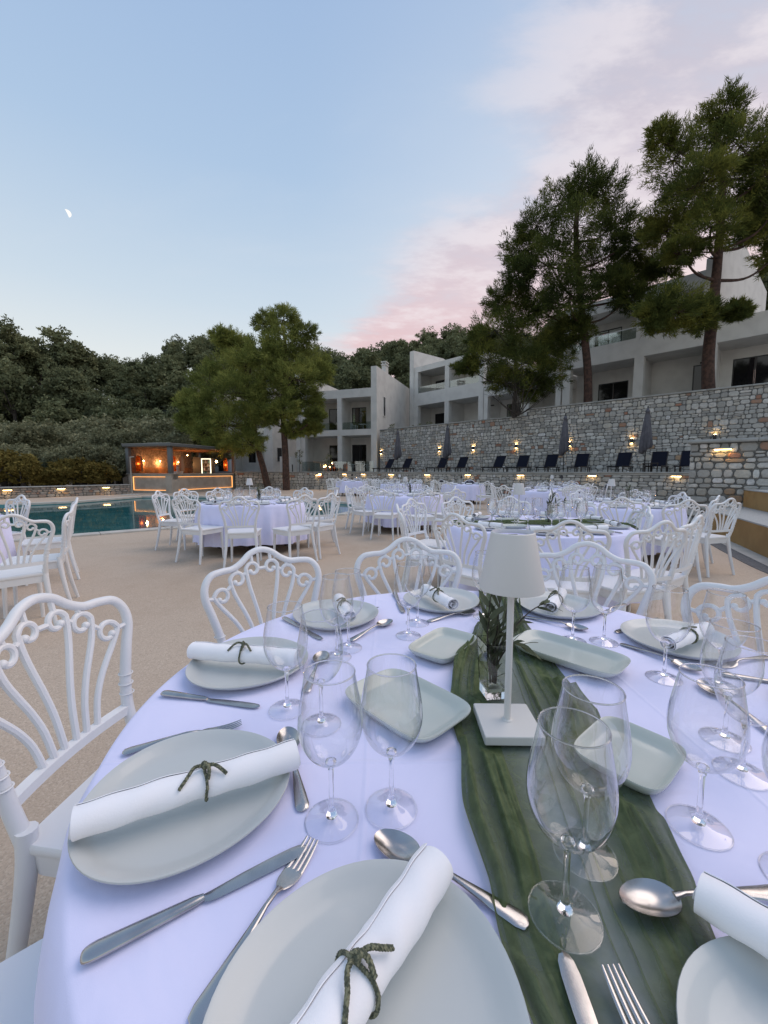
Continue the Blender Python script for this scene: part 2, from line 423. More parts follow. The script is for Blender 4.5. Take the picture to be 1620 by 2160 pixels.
class MB:
    def __init__(s):
        s.v = []; s.f = []; s.m = []; s.n = 0; s.a = {}

    def add(s, V, F, mi=0):
        V = np.asarray(V, float).reshape(-1, 3)
        s.v.append(V); b = s.n; s.n += len(V)
        for f in F:
            s.f.append(tuple(int(i) + b for i in f)); s.m.append(mi)
        return b

    def box(s, x0, x1, y0, y1, z0, z1, mi=0, ch=0.0):
        if ch <= 0:
            V = [(x, y, z) for z in (z0, z1) for y in (y0, y1) for x in (x0, x1)]
            F = [(0, 2, 3, 1), (4, 5, 7, 6), (0, 1, 5, 4), (2, 6, 7, 3), (0, 4, 6, 2), (1, 3, 7, 5)]
            s.add(V, F, mi); return s
        # chamfered on vertical edges and top/bottom
        o = [(x0 + ch, y0), (x1 - ch, y0), (x1, y0 + ch), (x1, y1 - ch), (x1 - ch, y1), (x0 + ch, y1), (x0, y1 - ch), (x0, y0 + ch)]
        cxm, cym = (x0 + x1) / 2, (y0 + y1) / 2

        def ins(p):
            return (p[0] + (ch if p[0] < cxm else -ch) * .7, p[1] + (ch if p[1] < cym else -ch) * .7)
        rings = [[(*ins(p), z0) for p in o], [(*p, z0 + ch) for p in o], [(*p, z1 - ch) for p in o], [(*ins(p), z1) for p in o]]
        s.rings(rings, mi, cap=True)
        return s

    def rings(s, rings, mi=0, cap=True, closed_v=False):
        n = len(rings[0])
        V = [p for r in rings for p in r]
        F = []
        k = len(rings)
        for i in range(k if closed_v else k - 1):
            for j in range(n):
                a = i * n + j; b = i * n + (j + 1) % n
                c = ((i + 1) % k) * n + (j + 1) % n; d = ((i + 1) % k) * n + j
                F.append((a, b, c, d))
        if cap and not closed_v:
            F.append(tuple(reversed(range(n)))); F.append(tuple(range((k - 1) * n, k * n)))
        s.add(V, F, mi)
        return s

    def grid(s, G, mi=0, wrap=False):
        G = np.asarray(G, float); a, b, _ = G.shape
        F = []
        for i in range(a - 1):
            for j in range(b if wrap else b - 1):
                j2 = (j + 1) % b
                F.append((i * b + j, i * b + j2, (i + 1) * b + j2, (i + 1) * b + j))
        s.add(G.reshape(-1, 3), F, mi)
        return s

    def tube(s, path, r, n=8, mi=0, flat=1.0, closed=False, cap=True):
        P = np.asarray(path, float); k = len(P)
        rad = np.full(k, float(r)) if np.isscalar(r) else np.interp(np.linspace(0, 1, k), np.linspace(0, 1, len(r)), r)
        T = np.zeros_like(P)
        T[1:-1] = P[2:] - P[:-2]; T[0] = P[1] - P[0]; T[-1] = P[-1] - P[-2]
        if closed:
            T[0] = P[1] - P[-1]; T[-1] = P[0] - P[-2]
        T /= np.maximum(np.linalg.norm(T, axis=1)[:, None], 1e-9)
        up = np.array([0, 0, 1.]) if abs(T[0][2]) < .9 else np.array([0, 1., 0])
        N = np.cross(T[0], up); N /= np.linalg.norm(N)
        rings = []
        for i in range(k):
            N = N - T[i] * N.dot(T[i]); N /= max(np.linalg.norm(N), 1e-9)
            B = np.cross(T[i], N)
            rings.append([P[i] + rad[i] * (math.cos(2 * math.pi * j / n) * N + flat * math.sin(2 * math.pi * j / n) * B) for j in range(n)])
        s.rings(rings, mi, cap=cap, closed_v=closed)
        return s

    def lathe(s, prof, n=32, mi=0, c=(0, 0, 0)):
        G = []
        for r, z in prof:
            G.append([(c[0] + r * math.cos(2 * math.pi * j / n), c[1] + r * math.sin(2 * math.pi * j / n), c[2] + z) for j in range(n)])
        s.grid(G, mi, wrap=True)
        return s

    def prism(s, poly, z0, z1, mi=0):
        n = len(poly)
        V = [(p[0], p[1], z0) for p in poly] + [(p[0], p[1], z1) for p in poly]
        F = [tuple(reversed(range(n))), tuple(range(n, 2 * n))] + [(j, (j + 1) % n, n + (j + 1) % n, n + j) for j in range(n)]
        s.add(V, F, mi)
        return s

    def sphere(s, c, r, mi=0, n=10, sq=(1, 1, 1)):
        prof = [(r * math.sin(math.pi * i / n) * 1.0 + (1e-4 if i in (0, n) else 0), -r * math.cos(math.pi * i / n)) for i in range(n + 1)]
        G = [[(c[0] + a * sq[0] * math.cos(2 * math.pi * j / n), c[1] + a * sq[1] * math.sin(2 * math.pi * j / n), c[2] + z * sq[2]) for j in range(n)] for a, z in prof]
        s.grid(G, mi, wrap=True)
        return s

    def mesh(s, name, mats, smooth=True, angle=40):
        me = bpy.data.meshes.new(name)
        V = np.concatenate(s.v) if s.v else np.zeros((0, 3))
        me.from_pydata(V.tolist(), [], s.f)
        if not isinstance(mats, (list, tuple)):
            mats = [mats]
        for m_ in mats:
            me.materials.append(m_)
        if len(mats) > 1:
            me.polygons.foreach_set('material_index', s.m)
        if smooth:
            me.polygons.foreach_set('use_smooth', [True] * len(me.polygons))
            try:
                me.set_sharp_from_angle(angle=R(angle))
            except Exception:
                pass
        me.update()
        return me

    def build(s, name, mats, parent=None, smooth=True, angle=40):
        o = bpy.data.objects.new(name, s.mesh(name, mats, smooth, angle))
        COL.objects.link(o)
        if parent:
            o.parent = parent
        return o


def fastmesh(name, V, F, m, smooth=False):
    """V (n,3), F (k,3|4) numpy"""
    me = bpy.data.meshes.new(name)
    V = np.ascontiguousarray(V, dtype=np.float32); F = np.ascontiguousarray(F, dtype=np.int32)
    k, c = F.shape
    me.vertices.add(len(V)); me.vertices.foreach_set('co', V.ravel())
    me.loops.add(k * c); me.loops.foreach_set('vertex_index', F.ravel())
    me.polygons.add(k); me.polygons.foreach_set('loop_start', np.arange(0, k * c, c, dtype=np.int32))
    try:
        me.polygons.foreach_set('loop_total', np.full(k, c, dtype=np.int32))
    except Exception:
        pass
    me.materials.append(m)
    if smooth:
        me.polygons.foreach_set('use_smooth', np.ones(k, dtype=bool))
    me.update(calc_edges=True)
    return me


def link(name, me, parent=None, loc=None, rot=None, sc=None):
    o = bpy.data.objects.new(name, me); COL.objects.link(o)
    if parent: o.parent = parent
    if loc is not None: o.location = loc
    if rot is not None: o.rotation_euler = rot
    if sc is not None: o.scale = sc if hasattr(sc, '__len__') else (sc, sc, sc)
    return o


def empty(name, loc=(0, 0, 0), rz=0.0):
    o = bpy.data.objects.new(name, None); COL.objects.link(o)
    o.location = loc; o.rotation_euler = (0, 0, rz); o.empty_display_size = .1
    return o


def tag(o, label=None, cat=None, group=None, kind=None):
    if label: o['label'] = label
    if cat: o['category'] = cat
    if group: o['group'] = group
    if kind: o['kind'] = kind
    return o


def copy_tree(o, parent=None):
    c = o.copy(); COL.objects.link(c)
    if parent: c.parent = parent
    for ch in list(o.children):
        copy_tree(ch, c)
    return c


class Proto:
    """first use takes the prototype itself, later uses copy it"""
    def __init__(s, o): s.o = o; s.used = False

    def get(s, loc, rz=0.0, sc=None, rot=None):
        c = s.o if not s.used else copy_tree(s.o)
        s.used = True
        c.location = loc
        c.rotation_euler = rot if rot is not None else (0, 0, rz)
        if sc: c.scale = (sc, sc, sc)
        return c


# ------------------------------------------------------------------ ground, pool
GP = lambda x, y: onz(x, y, 0).to_2d()
pool = [Vector((-14.0, 1.7)), GP(44, 1138), GP(346, 1114), GP(707, 1086), Vector((-1.25, 12.4)), Vector((-1.0, 13.2)), Vector((-1.1, 16.2)), GP(680, 1058), GP(400, 1047), GP(300, 1048), GP(158, 1059), GP(32, 1064), Vector((-30, 14.5)), Vector((-30, 1.0))]
outer = [Vector((-700, -60)), Vector((700, -60)), Vector((700, 1500)), Vector((-700, 1500))]
allp = [(*p, 0) for p in outer] + [(*p, 0) for p in pool]
tris = tessellate_polygon([[Vector((*p, 0)) for p in outer], [Vector((*p, 0)) for p in pool]])
g = MB(); g.add(allp, tris)
o = g.build('ground', M['ground'], smooth=False); tag(o, kind='structure')
me = o.data
import bmesh
bm = bmesh.new(); bm.from_mesh(me)
for f in bm.faces:
    if f.normal.z < 0: f.normal_flip()
bm.to_mesh(me); bm.free()
wb = MB()
npool = len(pool)
wb.add([(*p, -.07) for p in pool], tessellate_polygon([[Vector((*p, 0)) for p in pool]]))
wo_ = wb.build('pool_water', M['water'], smooth=False); tag(wo_, kind='structure')
pb = MB()
pb.add([(*p, -.001) for p in pool] + [(*p, -1.5) for p in pool], [(i, (i + 1) % npool, npool + (i + 1) % npool, npool + i) for i in range(npool)])
pb.add([(*p, -1.5) for p in pool], tessellate_polygon([[Vector((*p, 0)) for p in pool]]))
tag(pb.build('pool_basin', M['pooltile'], smooth=False), kind='structure')
# coping slabs round the pool, one by one
coping = tag(empty('pool_edge'), kind='structure')
cen = Vector((-8, 12))
segs = [(1, 0), (1, 2), (2, 3), (3, 4), (4, 5), (5, 6), (6, 7), (7, 8), (8, 9), (9, 10), (10, 11)]
for (i, j) in segs:
    a, b = pool[i], pool[j]
    L = (b - a).length
    if L < .05: continue
    e = (b - a) / L; nrm = Vector((-e.y, e.x))
    mid = (a + b) / 2
    if (mid + nrm * .2 - cen).length < (mid - cen).length: nrm = -nrm
    n = max(1, int(L / 1.2))
    for k in range(n):
        if L / n * k > 7 and (i, j) == (1, 0): break
        p0 = a + e * (L * k / n + .006); p1 = a + e * (L * (k + 1) / n - .006)
        pr = MB().prism([p0 - nrm * .02, p1 - nrm * .02, p1 + nrm * .33, p0 + nrm * .33], -.045, .03)
        pr.build('slab', M['poolstone'], coping, smooth=False)


# ------------------------------------------------------------------ stone masonry
TINTS = [(.42, .415, .385), (.47, .465, .435), (.36, .36, .34), (.52, .51, .48), (.43, .41, .36), (.31, .31, .295), (.56, .545, .51)]


def stone_geo(x0, x1, z0, z1, big=1.0):
    """one field stone: irregular rounded outline, pillowed face. Local x along wall, -y outwards"""
    g_ = .007 * big
    x0 += g_; x1 -= g_; z0 += g_; z1 -= g_
    w_, h_ = x1 - x0, z1 - z0
    cx_, cz_ = (x0 + x1) / 2, (z0 + z1) / 2
    pts = []
    n = 10
    ex = random.uniform(4.0, 9.0)
    for k in range(n):
        a = 2 * math.pi * (k + .5) / n
        c, s_ = math.cos(a), math.sin(a)
        r = (abs(c) ** ex + abs(s_) ** ex) ** (-1 / ex)
        r *= random.uniform(.93, 1.02)
        pts.append((cx_ + c * r * w_ / 2, cz_ + s_ * r * h_ / 2))
    d = random.uniform(.018, .045) * big
    tx, tz = random.uniform(-.3, .3) * d, random.uniform(-.3, .3) * d
    k0 = .80
    V = [(p[0], .0, p[1]) for p in pts]
    V += [(cx_ + (p[0] - cx_) * .95, -d * .75, cz_ + (p[1] - cz_) * .93) for p in pts]
    V += [(cx_ + (p[0] - cx_) * k0 * .93, -d + tx * (p[0] - cx_) / w_ + tz * (p[1] - cz_) / h_, cz_ + (p[1] - cz_) * k0 * .9) for p in pts]
    F = []
    for i in range(2):
        for j in range(n):
            F.append((i * n + j, i * n + (j + 1) % n, (i + 1) * n + (j + 1) % n, (i + 1) * n + j))
    F.append(tuple(range(2 * n, 3 * n)))
    return V, F


def stone_rects(L, z0, z1, hs, ws):
    """top may be a function of x"""
    rects = []
    z = z0
    ztop = max(z1(0), z1(L)) if callable(z1) else z1
    rows = []
    while z < ztop - .04:
        h = random.uniform(*hs)
        if ztop - z - h < .07: h = ztop - z
        rows.append((z, z + h)); z += h
    wav = lambda x, zz: .025 * math.sin(x * 1.7 + zz * 9) + .018 * math.sin(x * 4.1 + zz * 5) if z0 + .02 < zz < ztop - .02 else 0
    for (a, b) in rows:
        x = -random.uniform(0, .1)
        while x < L:
            w_ = random.uniform(*ws) * random.choice((.65, 1, 1, 1.25))
            xe = min(x + w_, L)
            if L - xe < .08: xe = L
            xm = (x + xe) / 2
            za, zb = a + wav(xm, a), b + wav(xm, b)
            if callable(z1):
                if za > z1(xm) - .05: x = xe; continue
                zb = min(zb, z1(xm))
            r = random.random()
            xs = max(x, 0)
            if xe - xs > .06:
                if r < .16 and zb - za > .15:
                    zm = za + (zb - za) * random.uniform(.4, .6)
                    rects += [(xs, xe, za, zm), (xs, xe, zm, zb)]
                elif r < .24 and xe - xs > .3:
                    xq = xs + (xe - xs) * random.uniform(.35, .65)
                    rects += [(xs, xq, za, zb), (xq, xe, za, zb)]
                else:
                    rects.append((xs, xe, za, zb))
            x = xe
    return rects


def masonry(root, L, z0, z1, hs, ws, big=1.0, limit=290, yoff=0.0, warm=.04, tints=TINTS):
    rects = stone_rects(L, z0, z1, hs, ws)
    mw = root.matrix_basis
    def key(r):
        p = mw @ Vector(((r[0] + r[1]) / 2, 0, (r[2] + r[3]) / 2))
        vis = 1.0 if abs(p.x) < .98 * max(p.y, .1) else .2
        return -vis * (r[1] - r[0]) * (r[3] - r[2]) / max(p.length, 1) ** 2
    rects.sort(key=key)
    V, F, C = [], [], []
    nb = 0
    for i, r in enumerate(rects):
        v, f = stone_geo(*r, big)
        v = [(a, b + yoff, c) for a, b, c in v]
        q = random.random()
        t = random.choice(tints)
        if q < warm: t = random.choice([(.33, .15, .09), (.30, .17, .11), (.38, .25, .15)])
        sc_ = random.uniform(.82, 1.18); t = tuple(min(.6, c * sc_) for c in t)
        if i < limit:
            m_ = bpy.data.meshes.new('stone'); m_.from_pydata(v, [], f); m_.materials.append(M['stone'])
            at_ = m_.attributes.new('tint', 'FLOAT_COLOR', 'POINT')
            at_.data.foreach_set('color', [*t, 1] * len(v))
            link('stone', m_, root)
        else:
            V += v; F += [tuple(a + nb for a in ff) for ff in f]; nb += len(v); C += [*t, 1] * len(v)
    if V:
        m_ = bpy.data.meshes.new('stone_field'); m_.from_pydata(V, [], F); m_.materials.append(M['stone'])
        at_ = m_.attributes.new('tint', 'FLOAT_COLOR', 'POINT'); at_.data.foreach_set('color', C)
        so = link('stone_field', m_, root); so['kind'] = 'stuff'


def local_root(name, p0, p1):
    d = (p1 - p0); rz = math.atan2(d.y, d.x)
    r = empty(name, (p0.x, p0.y, 0), rz)
    r.matrix_basis = Matrix.Translation((p0.x, p0.y, 0)) @ Matrix.Rotation(rz, 4, 'Z')
    return r, d.length


# terrace wall light: down-lighter bar
def bar_light_proto():
    r = empty('wall_light')
    MB().box(-.17, .17, -.09, -.0, -.005, .035, ch=.004).build('housing', M['coping'], r)
    MB().box(-.155, .155, -.088, -.02, -.022, -.0055).build('diffuser', M['glow'], r)
    return Proto(r)


def updown_proto():
    r = empty('wall_light')
    MB().box(-.06, .06, -.13, 0, -.12, .12, ch=.005).build('housing', M['black'], r)
    MB().box(-.048, .048, -.115, -.02, .1205, .128).build('bulb', M['glow_hot'], r)
    MB().box(-.048, .048, -.115, -.02, -.128, -.1205).build('bulb', M['glow_hot'], r)
    return Proto(r)


BL = bar_light_proto(); UD = updown_proto()

# --- low retaining wall of the sunbathing terrace (right stretch)
lw0 = Vector((-3.3, 29.57)); lw1 = Vector((12.2, 26.6 - .9 * 12.2))
lwr, lwL = local_root('retaining_wall', lw0, lw1)
tag(lwr, 'low grey stone retaining wall below the row of sun loungers', 'wall')
MB().box(0, lwL, .03, .45, -.2, 1.2).build('wall_core', M['mortar'], lwr, smooth=False)
masonry(lwr, lwL, 0.0, 1.12, (.13, .24), (.20, .42), limit=290, yoff=.03)
n = int(lwL / 1.1)
for k in range(n):
    MB().box(lwL * k / n + .004, lwL * (k + 1) / n - .004, -.05, .45, 1.203, 1.262, ch=.008).build('coping_slab', M['coping'], lwr)
MB().box(0, lwL, -.005, .03, 1.125, 1.2).build('render_band', M['coping'], lwr, smooth=False)
# left stretch
ls0 = Vector((-10.75, 29.6)); ls1 = Vector((-3.32, 29.6))
lsr, lsL = local_root('retaining_wall', ls0, ls1)
tag(lsr, 'stone retaining wall between the bar and the two pine trunks', 'wall')
MB().box(0, lsL, .03, .45, -.2, 1.2).build('wall_core', M['mortar'], lsr, smooth=False)
masonry(lsr, lsL, 0.0, 1.18, (.13, .24), (.20, .42), limit=200, yoff=.03)
for k in range(7):
    MB().box(lsL * k / 7 + .004, lsL * (k + 1) / 7 - .004, -.05, .45, 1.203, 1.262, ch=.008).build('coping_slab', M['coping'], lsr)


def wall_s(root, L, x, a0):
    """distance along a wall for a photo column x"""
    d = ray(x, 1000); e = root.matrix_basis.to_3x3() @ Vector((1, 0, 0)); p = root.location
    u = d.x / d.y
    return (u * p.y - p.x) / (e.x - u * e.y)


LL = ['beside the thick pine trunk', 'between the pine trunks and the pale house', 'left of the first parasol, behind the farthest table',
      'under the first pair of loungers', 'just left of the second closed parasol', 'under the second pair of loungers',
      'under the third pair of loungers', 'right of the middle table lamp', 'nearest the big stone pier']
for i, x in enumerate([681, 731, 767, 826, 902, 988, 1099, 1250, 1427]):
    rt = lwr if x > 720 else lsr
    s_ = wall_s(rt, 0, x, 0)
    p = rt.matrix_basis @ Vector((s_, -.005 if rt is lwr else -.0, 1.10))
    if x == 731: p = lwr.matrix_basis @ Vector((.7, -.005, 1.10))
    if x == 681: p = lsr.matrix_basis @ Vector((6.0, -.0, 1.03))
    o = BL.get(p, rt.rotation_euler.z)
    tag(o, 'warm bar light on low wall, ' + LL[i], 'wall light', 'lights under the low wall coping')
o = BL.get(lsr.matrix_basis @ Vector((3.7, 0, 1.03)), 0)
tag(o, 'warm bar light on the stone wall right behind the thin pine trunk', 'wall light', 'lights under the low wall coping')

# --- tall wall
tw0 = Vector((-.35, 34 + .95 * .35)); tw1 = Vector((24, 34 - .95 * 24))
twr, twL = local_root('tall_stone_wall', tw0, tw1)
tag(twr, 'tall grey stone wall rising behind the loungers below the white houses', 'wall')
STEP = 12.6
ttop = lambda x: 4.66 if x < STEP else 5.04
MB().box(0, STEP, .03, .5, 1.0, 4.66).box(STEP, twL, .03, .5, 1.0, 5.04).build('wall_core', M['mortar'], twr, smooth=False)
masonry(twr, twL, 1.2, ttop, (.14, .25), (.20, .40), limit=295, yoff=.03, warm=.035)
x = 0
while x < twL:
    e_ = STEP if x < STEP < x + 1.25 else min(x + 1.25, twL)
    zt = 4.66 if x < STEP - .01 else 5.04
    MB().box(x + .004, e_ - .004, -.06, .52, zt + .003, zt + .075, ch=.01).build('coping_slab', M['coping'], twr)
    x = e_
TL = ['at the far end beside the pale house', 'left of the second closed parasol', 'between the second and third lounger pairs',
      'above the third pair of loungers', 'beside the third closed parasol', 'left of the nearest closed parasol', 'just above the stone pier']
for i, x in enumerate([805, 927, 998, 1088, 1199, 1329, 1502]):
    s_ = wall_s(twr, 0, x, 0)
    o = UD.get(twr.matrix_basis @ Vector((s_, -.012, 2.87)), twr.rotation_euler.z)
    tag(o, 'up-and-down glowing light on the tall stone wall ' + TL[i], 'wall light', 'up-and-down lights on the tall wall')

# terrace slab behind the low walls
tf = [(-10.7, 29.95), (-3.3, 29.9), (12.5, 15.75), (26, 9.0), (26, 12), (-.3, 34.3), (-.5, 60), (-40, 60), (-40, 40), (-10.7, 40)]
MB().prism(tf, -.1, 1.2).build('terrace', M['terrace'], smooth=False)['kind'] = 'structure'
# upper terrace behind the tall wall
uf = [tuple((twr.matrix_basis @ Vector((0, .48, 0))).to_2d()), tuple((twr.matrix_basis @ Vector((twL, .48, 0))).to_2d()), (60, 12), (70, 60), (2, 60)]
MB().prism(uf, .5, 4.6).build('upper_terrace', M['terrace'], smooth=False)['kind'] = 'structure'

# --- pier on the right
pr0 = onz(1447, 1064, 0); Yp = 17.2 / (1 + .94 * .741); pr0 = Vector((.741 * Yp, Yp)); u1 = 1.02; Y1 = 17.2 / (1 + .94 * u1); pr1 = Vector((u1 * Y1, Y1))
prr, prL = local_root('stone_pier_wall', pr0, pr1)
tag(prr, 'big grey stone end wall with coping beside the ochre steps', 'wall')
MB().box(.03, prL, .04, 2.6, -.1, 1.95).build('wall_core', M['mortar'], prr, smooth=False)
masonry(prr, prL, 0.0, 1.95, (.12, .23), (.16, .38), big=1.15, limit=290, yoff=.04, warm=.05)
x = -.06
while x < prL:
    e_ = min(x + 1.3, prL)
    MB().box(x + .003, e_ - .003, -.08, 2.65, 1.953, 2.035, ch=.014).build('coping_slab', M['coping'], prr)
    x = e_
# return face at the left end
side = MB()
for (a, b, c, d) in stone_rects(2.5, 0, 1.95, (.18, .30), (.25, .5)):
    v, f = stone_geo(a, b, c, d, 1.2)
    side.add([(.03 + yy, xx + .05, zz) for xx, yy, zz in v], [tuple(reversed(q)) for q in f])
so = side.build('return_stones', M['stone'], prr); so['kind'] = 'stuff'
at_ = so.data.attributes.new('tint', 'FLOAT_COLOR', 'POINT'); at_.data.foreach_set('color', [.36, .36, .34, 1] * len(so.data.vertices))
o = BL.get(prr.matrix_basis @ Vector((wall_s(prr, 0, 1521, 0), 0, 1.80)), prr.rotation_euler.z)
tag(o, 'warm bar light high on the stone pier wall above the ochre steps', 'wall light')

# --- low wall on the left, behind the pool
fw0 = Vector((-24, 10.1)); fw1 = onz(275, 1042, 0).to_2d()
fw0 = onz(0, 1053, 0).to_2d(); dd_ = (fw1 - fw0).normalized(); fw0 = fw0 - dd_ * 3
fwr, fwL = local_root('garden_wall', fw0, fw1)
tag(fwr, 'knee-high stone garden wall behind the pool, left of the bar', 'wall')
MB().box(0, fwL, .03, .3, -.1, .5).build('wall_core', M['mortar'], fwr, smooth=False)
masonry(fwr, fwL, 0, .5, (.11, .19), (.16, .36), limit=250, yoff=.03, warm=.12,
        tints=[(.30, .27, .24), (.34, .31, .27), (.26, .23, .20), (.38, .35, .31), (.33, .25, .20)])
n = int(fwL / 1.1)
for k in range(n):
    MB().box(fwL * k / n + .004, fwL * (k + 1) / n - .004, -.05, .33, .503, .56, ch=.008).build('coping_slab', M['coping'], fwr)
for x, l in ((12, 'farthest left, above the left-hand chairs'), (126, 'in the middle of its stretch'), (221, 'nearest the bar')):
    o = BL.get(fwr.matrix_basis @ Vector((wall_s(fwr, 0, x, 0), 0, .42)), fwr.rotation_euler.z)
    tag(o, 'warm bar light on the garden wall by the pool, ' + l, 'wall light', 'lights on the garden wall')


# ------------------------------------------------------------------ curved ochre steps on the right
def arc_pts(pts, n=8):
    return [tuple(p) for p in catmull([(*p, 0) for p in pts], n)[:, :2]]


lo = arc_pts([(7.25, 8.95), (6.75, 8.4), (6.48, 7.75), (6.1, 6.9), (5.72, 6.1), (5.2, 4.9), (4.9, 3.6)])
hi = arc_pts([(8.9, 10.2), (8.32, 9.45), (7.85, 8.6), (7.4, 7.6), (6.9, 6.4), (6.5, 4.9), (6.2, 3.4)])
steps = tag(empty('curved_steps'), 'two broad curved ochre seating steps with pale treads at the right', 'steps')
far = [(13, 3.4), (13, 6), (9.6, 9.3)]
MB().prism(lo[::-1] + [(7.25, 8.95), (9.4, 9.6), (13, 6), (13, 3.4)][1:][::1], 0.0, .45).build('riser', M['ochre'], steps, smooth=False)
MB().prism([(p[0] - .02, p[1] - .01) for p in lo][::-1] + [(9.4, 9.6), (13, 6), (13, 3.4)], .452, .475).build('tread', M['tread'], steps, smooth=False)
MB().prism(hi[4:][::-1] + [(9.6, 9.8), (13, 6), (13, 3.4)], .477, .85).build('riser', M['ochre'], steps, smooth=False)
MB().prism([(p[0] - .02, p[1] - .01) for p in hi[4:]][::-1] + [(9.6, 9.8), (13, 6), (13, 3.4)], .852, .875).build('tread', M['tread'], steps, smooth=False)


def band(pts, off0, off1, z0, z1, name, m):
    P = np.array(pts); T = np.gradient(P, axis=0); T /= np.linalg.norm(T, axis=1)[:, None]
    N = np.c_[-T[:, 1], T[:, 0]]
    if N[:, 0].mean() > 0: N = -N
    poly = [tuple(p) for p in (P + N * off0)] + [tuple(p) for p in (P + N * off1)[::-1]]
    o = MB(); k = len(P)
    A = P + N * off0; B = P + N * off1
    G = [[(*a, z1), (*b, z1)] for a, b in zip(A, B)]
    o.grid(G)
    G = [[(*b, z1), (*b, z0)] for b in B]
    o.grid(G)
    return o.build(name, m, smooth=False)


tag(band(lo, .0, .22, 0, .012, 'kerb_strip', M['poolstone']), kind='structure')
tag(band(lo, .22, .42, 0, .008, 'pebble_channel', M['channel']), kind='structure')


# ------------------------------------------------------------------ chair prototype
def chair_y(x, z):
    t = max(0, (z - .43) / .52)
    c = max(0.0, 1 - (x / .25) ** 2) if z > .5 else 0
    return -.19 - .085 * t ** 1.2 - .035 * c


def make_chair():
    r = empty('scroll_back_chair')
    # seat
    def outl(wf, wb_, y0, y1, rad):
        pts = []
        for (cx_, cy_, a0) in ((wf - rad, y1 - rad, 0), (-(wf - rad), y1 - rad, 90), (-(wb_ - rad), y0 + rad, 180), (wb_ - rad, y0 + rad, 270)):
            for k in range(5):
                a = R(a0 + 22.5 * k)
                pts.append((cx_ + rad * math.cos(a), cy_ + rad * math.sin(a)))
        return pts
    o1 = outl(.222, .195, -.205, .225, .035)
    sh = lambda s_: [(p[0] * s_, (p[1] - .01) * s_ + .01) for p in o1]
    rings = [[(*p, .448) for p in sh(.985)], [(*p, .452) for p in sh(1)], [(*p, .466) for p in sh(1)], [(*p, .472) for p in sh(.985)], [(*p, .470) for p in sh(.90)], [(*p, .466) for p in sh(.6)], [(*p, .465) for p in sh(.25)]]
    MB().rings(rings).build('seat', M['plastic'], r, angle=50)
    MB().rings([[(*p, .392) for p in sh(.94)], [(*p, .447) for p in sh(.965)]]).build('seat_apron', M['plastic'], r)
    for sx in (-1, 1):
        MB().tube([(sx * .185, .19, .445), (sx * .190, .196, .30), (sx * .199, .205, .0)], [.022, .019, .014], 10).build('leg', M['plastic'], r)
        MB().tube(catmull([(sx * .182, -.19, .50), (sx * .184, -.196, .40), (sx * .20, -.225, .20), (sx * .218, -.268, .0)], 4), [.021, .021, .018, .0145], 10).build('leg', M['plastic'], r)
    # hoop
    half = [(.182, .46), (.185, .55), (.196, .64), (.222, .735), (.242, .80), (.238, .848), (.212, .880), (.168, .888), (.125, .890), (.085, .908), (.045, .938), (0, .950)]
    pts = [(-x, z) for x, z in half] + [(x, z) for x, z in half[:-1][::-1]]
    path = catmull([(x, chair_y(x, z), z) for x, z in pts], 5)
    MB().tube(path, [.0180, .0158, .0146, .0135, .0128, .0126, .0126, .0126, .0128, .0135, .0146, .0158, .0180], 12).build('back_frame', M['plastic'], r)
    rp = [(x, chair_y(x, .55) - .0 + 0, .555) for x in np.linspace(-.186, .186, 13)]
    b = MB()
    G = []
    for (x, y, z) in rp:
        G.append([(x, y - .011, z - .014), (x, y + .011, z - .014), (x, y + .011, z + .010), (x, y - .011, z + .014)])
    b.rings(G)
    b.build('back_rail', M['plastic'], r)
    # fan of slats, each curling into a scroll
    spec = [(.018, .040, .876, .028), (.050, .107, .846, .030), (.084, .176, .795, .031)]
    for sx in (-1, 1):
        for (xb, cx_, cz_, rr) in spec:
            B0, B1, B2, B3 = (xb, .56), (xb + .12 * (cx_ + rr - xb), .56 + .52 * (cz_ - .56)), (cx_ + rr - .30 * (cx_ + rr - xb) * (1 if xb > .06 else .3), cz_ - .30 * (cz_ - .56)), (cx_ + rr, cz_)
            p = [tuple((1 - q) ** 3 * B0[w_] + 3 * (1 - q) ** 2 * q * B1[w_] + 3 * (1 - q) * q * q * B2[w_] + q ** 3 * B3[w_] for w_ in (0, 1)) for q in (0, .2, .4, .6, .8, 1)]
            for k in range(1, 15):
                a = R(23 * k); q = rr - (rr * .52) * (k / 14.0) ** 1.3
                p.append((cx_ + q * math.cos(a), cz_ + q * math.sin(a)))
            pp = catmull([(sx * x, chair_y(x, z), z) for x, z in p], 3)
            m_ = MB().tube(pp, [.0086] * 5 + [.0078] * 6 + [.0074, .0070], 8)
            e = pp[-1]; m_.sphere(tuple(e), .0105, n=8)
            # little bridge to the frame / neighbour
            zt = cz_ + rr
            hz = np.interp(cx_, [0, .045, .085, .125, .168, .212], [.950, .938, .908, .890, .888, .880])
            if cx_ < .15:
                m_.tube([(sx * cx_, chair_y(cx_, zt), zt - .002), (sx * cx_, chair_y(cx_, hz), hz - .006)], .0075, 6)
            else:
                m_.tube([(sx * (cx_ + rr), chair_y(cx_ + rr, cz_), cz_), (sx * .236, chair_y(.236, cz_), cz_ + .004)], .0075, 6)
            m_.build('scroll_slat', M['plastic'], r)
        b = MB()
        for z in (.60, .628, .656):
            xx = np.interp(z, [.55, .64, .735], [.185, .196, .222])
            c = [(sx * xx + .0185 * math.cos(t), chair_y(xx, z) + .0185 * math.sin(t), z) for t in np.linspace(0, 2 * math.pi, 14, endpoint=False)]
            b.tube(c, .0022, 5, closed=True)
        b.build('ring_moulding', M['plastic'], r)
    # bridges between scrolls
    b = MB()
